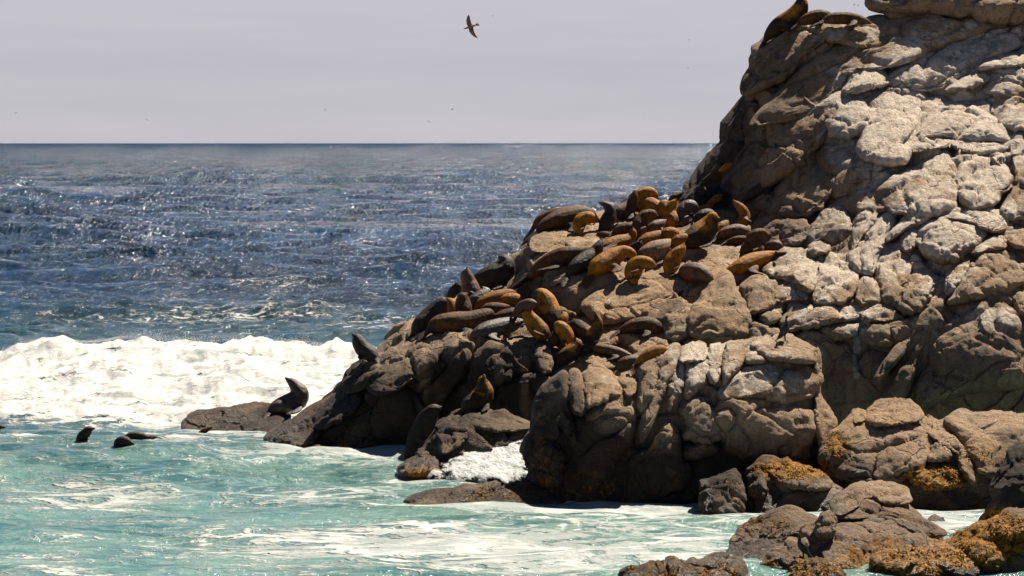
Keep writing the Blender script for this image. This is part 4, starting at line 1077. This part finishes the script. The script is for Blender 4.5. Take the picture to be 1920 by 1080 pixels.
SL = [
 # upper shelf, back row
 ('brown sea lion lying along the shelf edge behind a bigger dark one', 'b', [(998,430,4),(1012,414,8),(1038,403,10),(1058,398,9),(1070,393,7),(1077,389,4)], 3, -.5),
 ('long dark brown sea lion lying flat at the left end of the upper shelf', 'b', [(1006,436,5),(1022,422,10),(1048,411,15),(1080,405,17),(1102,404,13),(1114,409,8),(1124,415,5)], 4),
 ('golden sea lion curled over a pale boulder in front of the long dark one', 'g', [(1088,438,6),(1085,425,10),(1090,413,11),(1104,408,10),(1114,411,7),(1119,415,4)], 2),
 ('dark sea lion with yellow throat pointing its nose up left over the sea', 'd', [(1128,428,8),(1138,416,12),(1144,402,10),(1143,391,8),(1135,384,7),(1126,380,4)], 2),
 ('dark brown sea lion with black upright head beside the big golden bull', 'b', [(1148,412,8),(1156,402,13),(1172,396,14),(1184,385,10),(1188,370,8),(1190,360,5)], 3),
 ('big golden sea lion arching its neck highest above the shelf', 'g', [(1244,404,8),(1234,394,14),(1214,386,16),(1199,378,13),(1204,366,11),(1217,361,10),(1227,364,7),(1230,372,4)], 3),
 ('brown sea lion bowing its head to the right under the big golden one', 'b', [(1192,440,9),(1198,428,13),(1203,413,11),(1210,404,9),(1222,401,8),(1231,405,5)], 2, .3),
 ('golden sea lion half hidden behind the upright one, left of the cliff', 'g', [(1250,408,8),(1246,396,10),(1244,385,9),(1251,380,6)], 2),
 ('golden sea lion sitting upright with tapered head at the cliff corner', 'g', [(1276,422,8),(1262,416,14),(1257,402,11),(1260,388,9),(1264,380,6),(1267,376,4)], 3),
 ('small dark brown sea lion against the sea at the foot of the cliff', 'b', [(1256,376,4),(1264,370,6),(1272,365,6),(1278,362,4)], 2, -.3),
 ('wet grey sea lion with shiny folded belly near the cliff', 'w', [(1284,420,9),(1280,404,12),(1284,391,11),(1295,386,10),(1303,390,7),(1304,398,4)], 2),
 ('small golden sea lion lying behind the grey shiny one', 'g', [(1306,398,5),(1316,394,7),(1326,390,6),(1334,386,4)], 3),
 ('golden sea lion resting highest in the shaded corner', 'g', [(1328,382,4),(1338,377,6),(1346,371,6),(1352,367,4)], 3),
 ('dark sea lion with domed back behind the black bull', 'd', [(1304,412,7),(1316,406,10),(1328,403,10),(1338,406,7),(1344,411,4)], 3),
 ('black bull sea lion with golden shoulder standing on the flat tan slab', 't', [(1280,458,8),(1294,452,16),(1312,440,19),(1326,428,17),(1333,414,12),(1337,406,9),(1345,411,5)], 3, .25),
 ('small golden sea lion curled right of the black bull', 'g', [(1342,430,5),(1352,426,8),(1362,420,7),(1368,414,4)], 3),
 ('slim golden sea lion sitting up alone against the dark cliff', 'g', [(1384,424,7),(1394,414,9),(1396,403,9),(1391,393,8),(1383,384,6),(1377,378,4)], 2),
 ('brown sea lion asleep on its side behind the flat tan slab', 'r', [(1346,444,6),(1360,438,10),(1380,433,11),(1396,434,9),(1404,439,5)], 4),
 ('small brown sea lion dozing at the back edge of the tan slab', 'b', [(1362,454,4),(1380,451,7),(1396,450,7),(1406,454,4)], 4, .2),
 ('brown sea lion twisting its neck back at the right end of the herd', 'b', [(1428,480,8),(1420,466,12),(1411,450,11),(1418,441,10),(1430,437,8),(1438,441,4)], 2),
 ('pinkish brown sea lion lying rightmost on the upper shelf', 'r', [(1432,470,7),(1446,463,10),(1458,460,8),(1466,463,4)], 3),
 ('long golden brown sea lion stretched below the pale boulder', 'g', [(1452,474,5),(1434,482,10),(1410,491,14),(1388,501,13),(1368,510,9),(1354,517,5)], 4, .1),
 # upper shelf, front rows
 ('long dark sea lion stretched along the front lip of the upper shelf', 'b', [(988,520,5),(1006,508,11),(1030,493,15),(1056,481,15),(1078,475,11),(1094,471,8),(1106,466,5)], 4),
 ('dark sea lion lying on the lip with pointed head raised right', 'd', [(1062,518,5),(1080,500,12),(1100,488,15),(1114,476,12),(1122,463,9),(1127,451,5)], 3, .2),
 ('brown sea lion with chin on the boulder behind the golden row', 'b', [(1178,446,6),(1162,446,8),(1146,446,9),(1133,441,7),(1123,438,4)], 4, -.2),
 ('golden sea lion lying with its small head raised in mid herd', 'g', [(1120,478,7),(1136,466,12),(1156,457,13),(1174,452,11),(1184,445,8),(1187,436,7),(1184,431,4)], 4),
 ('brown sea lion with dark upright neck in front of the golden row', 'b', [(1112,492,7),(1124,481,11),(1140,474,10),(1149,465,8),(1153,456,5)], 3, .15),
 ('golden sea lion lying in front with its neck curled down right', 'g', [(1106,516,6),(1120,500,14),(1142,488,16),(1160,476,12),(1174,471,9),(1186,477,8),(1186,487,5)], 3, .3),
 ('dark headed sea lion squeezed between golden ones in mid herd', 'd', [(1176,478,7),(1186,470,10),(1196,462,9),(1200,452,5)], 2),
 ('golden sea lion lying behind the fat pale one', 'g', [(1196,456,6),(1212,450,10),(1232,444,10),(1246,440,7),(1254,438,4)], 4),
 ('fat pale bellied sea lion sprawled on its side in mid herd', 'p', [(1202,488,8),(1212,480,15),(1228,473,18),(1244,466,15),(1252,457,9),(1255,451,5)], 4, .1),
 ('round golden sea lion dozing with its head hidden', 'g', [(1240,444,6),(1250,439,10),(1262,438,10),(1270,441,6)], 3),
 ('golden sea lion arching over its dark chest at the front centre', 'g', [(1188,526,9),(1187,512,14),(1192,498,13),(1203,491,10),(1217,493,9),(1228,499,5)], 2, .2),
 ('golden and white sea lion scratching itself left of the russet one', 'g', [(1252,512,8),(1258,498,13),(1264,484,12),(1272,474,10),(1279,466,7),(1281,459,4)], 2),
 ('russet sea lion lying frontmost with its nose to the right', 'r', [(1276,512,6),(1290,510,14),(1308,513,17),(1324,519,12),(1336,525,6)], 4, .1),
 ('brown sea lion wedged between the bowing one and the cliff corner group', 'r', [(1214,432,5),(1226,425,9),(1238,420,8),(1247,414,4)], 3),
 ('small golden sea lion lying left of the black bull', 'g', [(1260,458,5),(1270,452,9),(1281,446,8),(1290,443,4)], 3),
 ('dark brown sea lion slumped behind the mid herd golden sleeper', 'b', [(1150,436,5),(1164,431,9),(1180,427,9),(1194,424,5)], 4),
 ('brown sea lion peering left of the neck twisting one', 'b', [(1390,472,5),(1400,464,9),(1406,453,8),(1402,445,4)], 2),
 # lower shelf
 ('dark brown sea lion tucked under the chin of the sitting golden one', 'b', [(954,604,5),(968,599,9),(982,592,9),(990,588,5)], 4, .15),
 ('brown sea lion half hidden left of the bowed golden one', 'b', [(1028,646,6),(1038,638,10),(1044,626,9),(1041,617,5)], 2, .1),
 ('small dark sea lion lying under the long necked one', 'd', [(1088,662,5),(1098,655,8),(1110,650,8),(1120,648,5)], 3, .1),
 ('big black bull sea lion with raised head over the gap above the lower shelf', 'd', [(890,536,9),(902,528,16),(924,521,21),(942,512,19),(950,497,14),(946,487,10),(937,483,5)], 3),
 ('reddish sea lion sitting upright with its nose to the sky', 'r', [(884,560,10),(884,548,15),(879,530,12),(875,516,10),(876,504,4)], 2, .1),
 ('dark sea lion hidden behind the reddish upright one at the edge', 'd', [(838,560,4),(848,550,8),(857,540,9),(861,530,6)], 3, -.2),
 ('grey brown sea lion with raised nose behind the golden sleepers', 'w', [(880,575,7),(890,566,11),(902,556,11),(912,549,9),(906,540,5)], 3),
 ('golden sea lion lying across the middle of the lower herd', 'g', [(892,582,5),(904,570,10),(924,561,12),(944,555,11),(958,551,8),(966,553,5)], 4),
 ('golden sea lion with a pale chest behind the sitting golden one', 'g', [(938,568,7),(952,563,11),(968,562,10),(980,566,6)], 3, .1),
 ('brown sea lion asleep between two golden ones on the lower shelf', 'b', [(900,586,6),(916,580,10),(936,579,10),(952,576,7)], 4, .1),
 ('big dark sea lion facing right at the left end of the lower shelf', 'd', [(774,628,5),(788,612,14),(804,600,18),(820,583,16),(829,569,11),(836,562,6)], 3),
 ('golden backed sea lion behind the leftmost dark one', 'g', [(850,594,6),(848,582,9),(846,570,9),(840,562,6)], 2, -.1),
 ('brown sea lion with thick upright neck in the lower herd', 'b', [(860,596,11),(868,584,14),(868,568,12),(868,558,9),(874,552,5)], 2),
 ('long dark sea lion lying frontmost along the lower shelf edge', 'b', [(806,618,8),(822,609,15),(850,606,18),(880,604,17),(904,595,14),(917,589,10),(924,594,6)], 5, .2),
 ('brown sea lion lying behind the pinkish one on the lower shelf', 'b', [(924,606,8),(940,598,12),(958,590,11),(972,583,7)], 3, .1),
 ('pinkish grey sea lion asleep with its head over the shelf edge', 'w', [(976,602,7),(960,608,12),(936,613,14),(912,620,14),(894,628,11),(884,636,6)], 5, .3),
 ('golden sea lion sitting with head turned up at the front of the lower shelf', 'g', [(1026,634,6),(1016,624,14),(1004,610,14),(993,596,11),(984,583,9),(977,576,5)], 2, .2),
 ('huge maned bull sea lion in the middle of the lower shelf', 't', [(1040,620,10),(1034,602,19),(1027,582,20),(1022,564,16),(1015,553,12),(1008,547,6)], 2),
 ('brown sea lion resting its head behind the sitting golden one', 'r', [(966,590,7),(978,578,10),(992,571,10),(1003,568,6)], 3),
 ('small golden sea lion peeping out right of the maned bull', 'g', [(1050,612,6),(1054,602,8),(1058,593,7),(1056,588,4)], 2),
 ('golden sea lion with bowed round head at the corner of the lower shelf', 'g', [(1066,652,7),(1066,638,11),(1058,622,12),(1048,612,10),(1042,612,5)], 2, .2),
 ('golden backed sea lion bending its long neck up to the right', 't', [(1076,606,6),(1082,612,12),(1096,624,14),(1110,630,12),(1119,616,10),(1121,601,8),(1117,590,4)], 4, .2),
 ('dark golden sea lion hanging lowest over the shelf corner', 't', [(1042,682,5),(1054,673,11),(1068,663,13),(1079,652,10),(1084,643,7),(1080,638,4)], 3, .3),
 ('brown sea lion with arched back on the rocks above the cormorant outcrop', 'b', [(1160,622,5),(1178,614,9),(1200,610,13),(1222,612,14),(1236,620,9),(1243,628,5)], 4),
 ('russet sea lion lying stretched behind the outcrop', 'r', [(1106,652,4),(1122,654,8),(1144,658,9),(1166,663,8),(1184,668,5)], 5),
 ('dark russet sea lion curled in the gap behind the outcrop', 'r', [(1156,690,6),(1170,682,10),(1186,676,9),(1200,672,5)], 3, .1),
 ('golden brown sea lion lying at the very edge of the outcrop gap', 'g', [(1194,682,5),(1208,671,9),(1226,661,10),(1240,655,8),(1248,655,4)], 4),
 # alone
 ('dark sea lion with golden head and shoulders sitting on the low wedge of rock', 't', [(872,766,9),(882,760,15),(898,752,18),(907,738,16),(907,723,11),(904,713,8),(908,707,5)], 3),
 ('tall black sea lion leaning up the low rock out of the water', 'd', [(760,864,5),(770,846,10),(784,822,17),(798,796,18),(806,778,14),(814,768,11),(825,766,6)], 3, .1),
 ('dark sea lion with raised head on the ridge against the white surf', 'd', [(706,672,6),(694,664,12),(682,655,13),(673,643,11),(670,634,8),(663,629,5)], 2),
 ('grey sea lion with pale chest sitting lowest by the surf', 'w', [(506,772,7),(520,764,13),(540,758,16),(557,750,16),(562,738,14),(556,727,11),(548,718,9),(538,711,5)], 3),
 ('dark sea lion lying in the shade at the foot of the cliff', 'd', [(1394,376,5),(1410,364,9),(1432,351,12),(1452,341,10),(1466,332,6)], 4),
 ('sliver of golden brown sea lion on the shaded cliff edge', 'g', [(1350,321,4),(1359,316,6),(1367,311,6),(1374,308,4)], 3),
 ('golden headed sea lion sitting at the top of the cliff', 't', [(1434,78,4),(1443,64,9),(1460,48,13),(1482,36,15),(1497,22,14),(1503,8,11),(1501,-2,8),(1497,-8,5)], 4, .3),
 ('brown sea lion sleeping on the cliff top behind the sitting one', 'b', [(1498,44,5),(1512,37,9),(1534,31,11),(1552,31,9),(1564,36,6)], 4, .5),
 ('brown sea lion lying rightmost on the cliff top', 'b', [(1542,40,5),(1560,35,9),(1584,34,10),(1606,36,9),(1622,40,6),(1630,42,4)], 5, .5),
]
SL_OBJS = []
for e in SL:
    SL_OBJS.append(sea_lion(e[0], e[1], e[2], e[3], e[4] if len(e) > 4 else 0.0))
for label, fur, spine, fl in [
 ('sea lion swimming with its neck raised out of the water left of the tip rock', 'd', [(146,828,6),(153,820,8),(161,812,8),(167,805,6),(173,804,3)], 818),
 ('round dark head of a sea lion swimming nearest the tip rock', 'd', [(216,834,5),(224,829,8),(234,827,8),(242,829,5),(247,831,3)], 830),
 ('back of a sea lion breaking the surface behind the round head', 'd', [(230,822,4),(246,817,6),(262,817,6),(276,820,4),(290,820,3)], 819),
 ('dark head of a sea lion cut off by the left edge of the picture', 'd', [(-14,806,4),(-6,802,5),(0,800,4),(4,801,2)], 803),
 ('tip of a flipper showing in the foam before the tip rock', 'b', [(372,812,3),(384,808,4),(394,803,3)], 808)]:
    SL_OBJS.append(sea_lion(label, fur, spine, swim=True, floor=fl, group='sea lions swimming in the surf'))

# ---------------------------------------------------------------- seaweed hanging on the tide-washed rocks
def weed_material():
    m = NT('golden_weed'); C_, _, _, _ = m.attr('weed')
    col = m.mix(C_, c4(0.040, 0.022, 0.007), c4(0.36, 0.155, 0.010))
    m.bsdf(col, 0.7, Specular_IOR_Level=0.12)
    return m.m
def seaweed(patches):
    rng = np.random.RandomState(77); V = []; F = []; A = []
    for (cx, cy, rx, ry, n, gold) in patches:
        for _ in range(n):
            a = rng.rand() * 6.283; q = math.sqrt(rng.rand())
            px, py = cx + rx * q * math.cos(a), cy + ry * q * math.sin(a)
            dirn = Vector(((px - 960) / FPX, 1.0, -(py - HOR) / FPX)).normalized()
            hit, loc, nor, idx, ob, mt = scene.ray_cast(DG, CAMV + dirn * 5, dirn)
            if not hit or ob.name.startswith('sea') or ob.name.startswith('white') or loc.z < 0.05: continue
            if nor.y > 0: nor = -nor
            if fbm(np.array([[loc.x, loc.y, loc.z]]) * 2.2, 2, 5)[0] < 0.02: continue
            for _k in range(2):
                t = Vector((rng.normal(0, .6), -0.3 + rng.normal(0, .3), -0.7 + rng.normal(0, .5))); t = (t - nor * t.dot(nor)).normalized()
                s_ = nor.cross(t); L = rng.uniform(.05, .14); w = rng.uniform(.009, .022)
                o = len(V); c0 = loc + nor * .0; lift = rng.uniform(.008, .03)
                p0 = c0; p1 = c0 + t * L * .5 + nor * lift; p2 = c0 + t * L + nor * lift * .5
                V += [tuple(p0 - s_ * w * .6), tuple(p0 + s_ * w * .6), tuple(p1 - s_ * w + nor * rng.normal(0, .012)), tuple(p1 + s_ * w), tuple(p2)]
                F += [(o, o + 1, o + 3), (o, o + 3, o + 2), (o + 2, o + 3, o + 4)]
                g = float(np.clip(rng.normal(gold, .25), 0, 1)); A += [(g, g, g, 1)] * 5
    me = new_mesh('seaweed', V, F, weed_material(), {'weed': A}, smooth=False)
    o = link('seaweed', me); tag(o, 'golden brown seaweed clinging to the tide washed rocks', 'seaweed', kind='stuff')
seaweed([(1495,878,75,20,520,.75), (1440,890,36,26,160,.4), (1760,893,58,24,620,.85), (1568,832,22,26,200,.55), (1850,1010,85,58,680,.75), (1700,1052,110,32,420,.7), (1025,862,30,42,170,.12),
         (1100,912,55,28,110,.08), (1450,1062,100,22,420,.4), (800,887,50,9,220,.6), (1850,850,40,30,140,.6), (570,842,100,12,200,.45), (930,925,90,16,260,.25), (1280,1068,110,18,300,.35), (1440,985,50,24,160,.3), (1520,1068,90,14,240,.65), (1400,905,40,40,120,.25)])
# ---------------------------------------------------------------- birds
MAT_BLACK = simple_material('black_plumage', c4(0.012, 0.011, 0.013), c4(0.035, 0.03, 0.032), 0.45)
MAT_BROWN = simple_material('brown_plumage', c4(0.20, 0.11, 0.065), c4(0.36, 0.21, 0.13), 0.8, 5)
MAT_GREYB = simple_material('grey_plumage', c4(0.10, 0.095, 0.10), c4(0.2, 0.19, 0.2), 0.7, 14)
MAT_HORN = simple_material('beak_horn', c4(0.25, 0.16, 0.06), c4(0.35, 0.25, 0.1), 0.4)

def cormorant(label, px, py, h, facing, lean=0.0, group='cormorants'):
    """upright cormorant: feet at pixel (px, py), h pixels tall"""
    g = ground_depth(px, py); s = h * g / FPX / 0.72     # 0.72 m tall at scale 1
    B = at(px, py, g)
    def W(x, y, z): return B + s * np.array([(x * facing + lean * z), y, z])
    body = np.stack([W(-.20, .02, .06), W(-.12, .02, .16), W(-.03, .01, .27), W(.02, 0, .38), W(.03, 0, .47), W(.01, 0, .56), W(.03, 0, .645), W(.075, 0, .675)])
    R = s * np.array([.03, .075, .105, .095, .055, .036, .038, .03])
    cr = catmull(np.concatenate([body, R[:, None]], 1), 22)
    parts = [tube(cr[:, :3], cr[:, 3], 12)]
    parts.append(tube(np.stack([W(-.14, .02, .14), W(-.24, .03, .03), W(-.30, .03, -.04)]), s * np.array([.06, .05, .035]), 8, (1.2, .35)))
    o = link('cormorant', fuse(parts, 0.016, 'cormorant'), tuple(B)); o.data.materials.clear(); o.data.materials.append(MAT_BLACK)
    tag(o, label, 'bird', group)
    def part(name, V, F, mat):
        me = bpy.data.meshes.new(name); me.from_pydata([tuple(v) for v in V], [], F); me.materials.append(mat)
        for p_ in me.polygons: p_.use_smooth = True
        return link(name, me, tuple(B), o)
    V, F = tube(np.stack([W(.08, 0, .68), W(.14, 0, .685), W(.185, 0, .672)]), s * np.array([.018, .012, .006]), 8); part('beak', V, F, MAT_HORN)
    for sg in (1, -1):
        V, F = tube(catmull(np.stack([W(-.02, .085 * sg, .37), W(-.07, .11 * sg, .26), W(-.17, .07 * sg, .10)]), 8), s * np.interp(np.linspace(0, 1, 8), [0, .4, 1], [.05, .075, .02]), 10, (.45, 1.1)); part('wing', V, F, MAT_BLACK)
        V, F = tube(np.stack([W(-.02, .05 * sg, .20), W(-.01, .05 * sg, .0), W(.06, .06 * sg, -.005)]), s * np.array([.025, .016, .02]), 8); part('leg', V, F, MAT_BLACK)
    return o
cormorant('black cormorant standing on top of the fissured outcrop', 1473, 639, 50, 1)
cormorant('dark cormorant sitting among the weedy foreground rocks', 1506, 1046, 50, -1, -.15)

def flyer(name, label, px, py, d, span_px, roll, yaw, mat, cat='bird', group=None, flap=0.18, pitch=0.0):
    """bird in flight; wings along local x, head along local y"""
    s = span_px * d / FPX / 1.4
    parts = {}
    body = catmull(np.array([[0, -.32, 0, .02], [0, -.18, 0, .05], [0, 0, 0, .075], [0, .16, .01, .06], [0, .25, .02, .045], [0, .33, .015, .03], [0, .40, .0, .012]]) * np.array([1, 1, 1, 1]), 18)
    loc = at(px, py, d)
    M = Matrix.Translation(Vector(loc)) @ Matrix.Rotation(yaw, 4, 'Y') @ Matrix.Rotation(pitch, 4, 'X') @ Matrix.Rotation(roll, 4, 'Z') @ Matrix.Scale(s, 4)
    def mk(nm, V, F, m_, parent):
        me = bpy.data.meshes.new(nm); me.from_pydata([tuple(v) for v in V], [], [tuple(f) for f in F]); me.materials.append(m_)
        for p_ in me.polygons: p_.use_smooth = True
        me.transform(M)
        return link(nm, me, tuple(loc), parent)
    V, F = tube(body[:, :3], body[:, 3], 10); o = mk(name, V, F, mat, None)
    tag(o, label, cat, group)
    for sg in (1, -1):
        st = [(0.03, .13, -.10, .01), (.20, .17, -.09, .05), (.40, .12, -.10, .06), (.58, .02, -.13, .03), (.70, -.10, -.14, .0)]
        V = []; F = []
        for x, le, te, z in st:
            zz = z * flap / .05
            for (y, dz) in ((le, 0), ((le + te) / 2, .012), (te, 0), ((le + te) / 2, -.012)):
                V.append((sg * x, y, zz + dz))
        for i in range(len(st) - 1):
            for j in range(4):
                a = i * 4 + j; b = i * 4 + (j + 1) % 4
                F.append((a, b, b + 4, a + 4))
        F += [(3, 2, 1, 0), (16, 17, 18, 19)]
        mk('wing', V, F, mat, o)
    V = [(-.05, -.28, .01), (.05, -.28, .01), (.10, -.46, .01), (0, -.42, .01), (-.10, -.46, .01), (-.05, -.28, -.01), (.05, -.28, -.01), (.10, -.46, -.01), (0, -.42, -.01), (-.10, -.46, -.01)]
    mk('tail', V, [(0, 1, 2, 3, 4), (9, 8, 7, 6, 5), (0, 5, 6, 1), (1, 6, 7, 2), (2, 7, 8, 3), (3, 8, 9, 4), (4, 9, 5, 0)], mat, o)
    return o
# the large one: banked, showing its underside, flying left
flyer('seabird', 'large brown seabird banking in the sky with wings spread steeply', 883, 50, 150, 50, math.radians(90), math.radians(-19), MAT_BROWN, pitch=math.radians(75) , flap=0.03)
for lab, x, y, sp_, dd in [
 ('tiny distant bird at the far left above the horizon', 30, 212, 7, 420), ('tiny distant bird left of centre just above the horizon', 276, 225, 6, 420),
 ('faint distant bird between the left bird and the centre pair', 610, 206, 5, 500), ('dark upper speck of the two distant birds below the large seabird', 848, 205, 7, 380),
 ('lower left speck of the two distant birds below the large seabird', 804, 228, 8, 380), ('left of two distant birds flying close together near the cliff top', 1602, 9, 6, 300),
 ('right of two distant birds flying close together near the cliff top', 1609, 10, 6, 300), ('tiny distant bird high in the sky left of the cliff', 1292, 75, 5, 450),
 ('tiny distant bird in the sky left of the cliff at mid height', 1290, 128, 5, 450), ('faint speck of a bird right of the large seabird', 924, 30, 5, 500)]:
    flyer('seabird', lab, x, y, dd, sp_, math.radians(random.Random(x).uniform(-60, 60)), math.radians(random.Random(y).uniform(-35, 35)), MAT_GREYB, group='distant birds over the sea', flap=.2, pitch=math.radians(40))
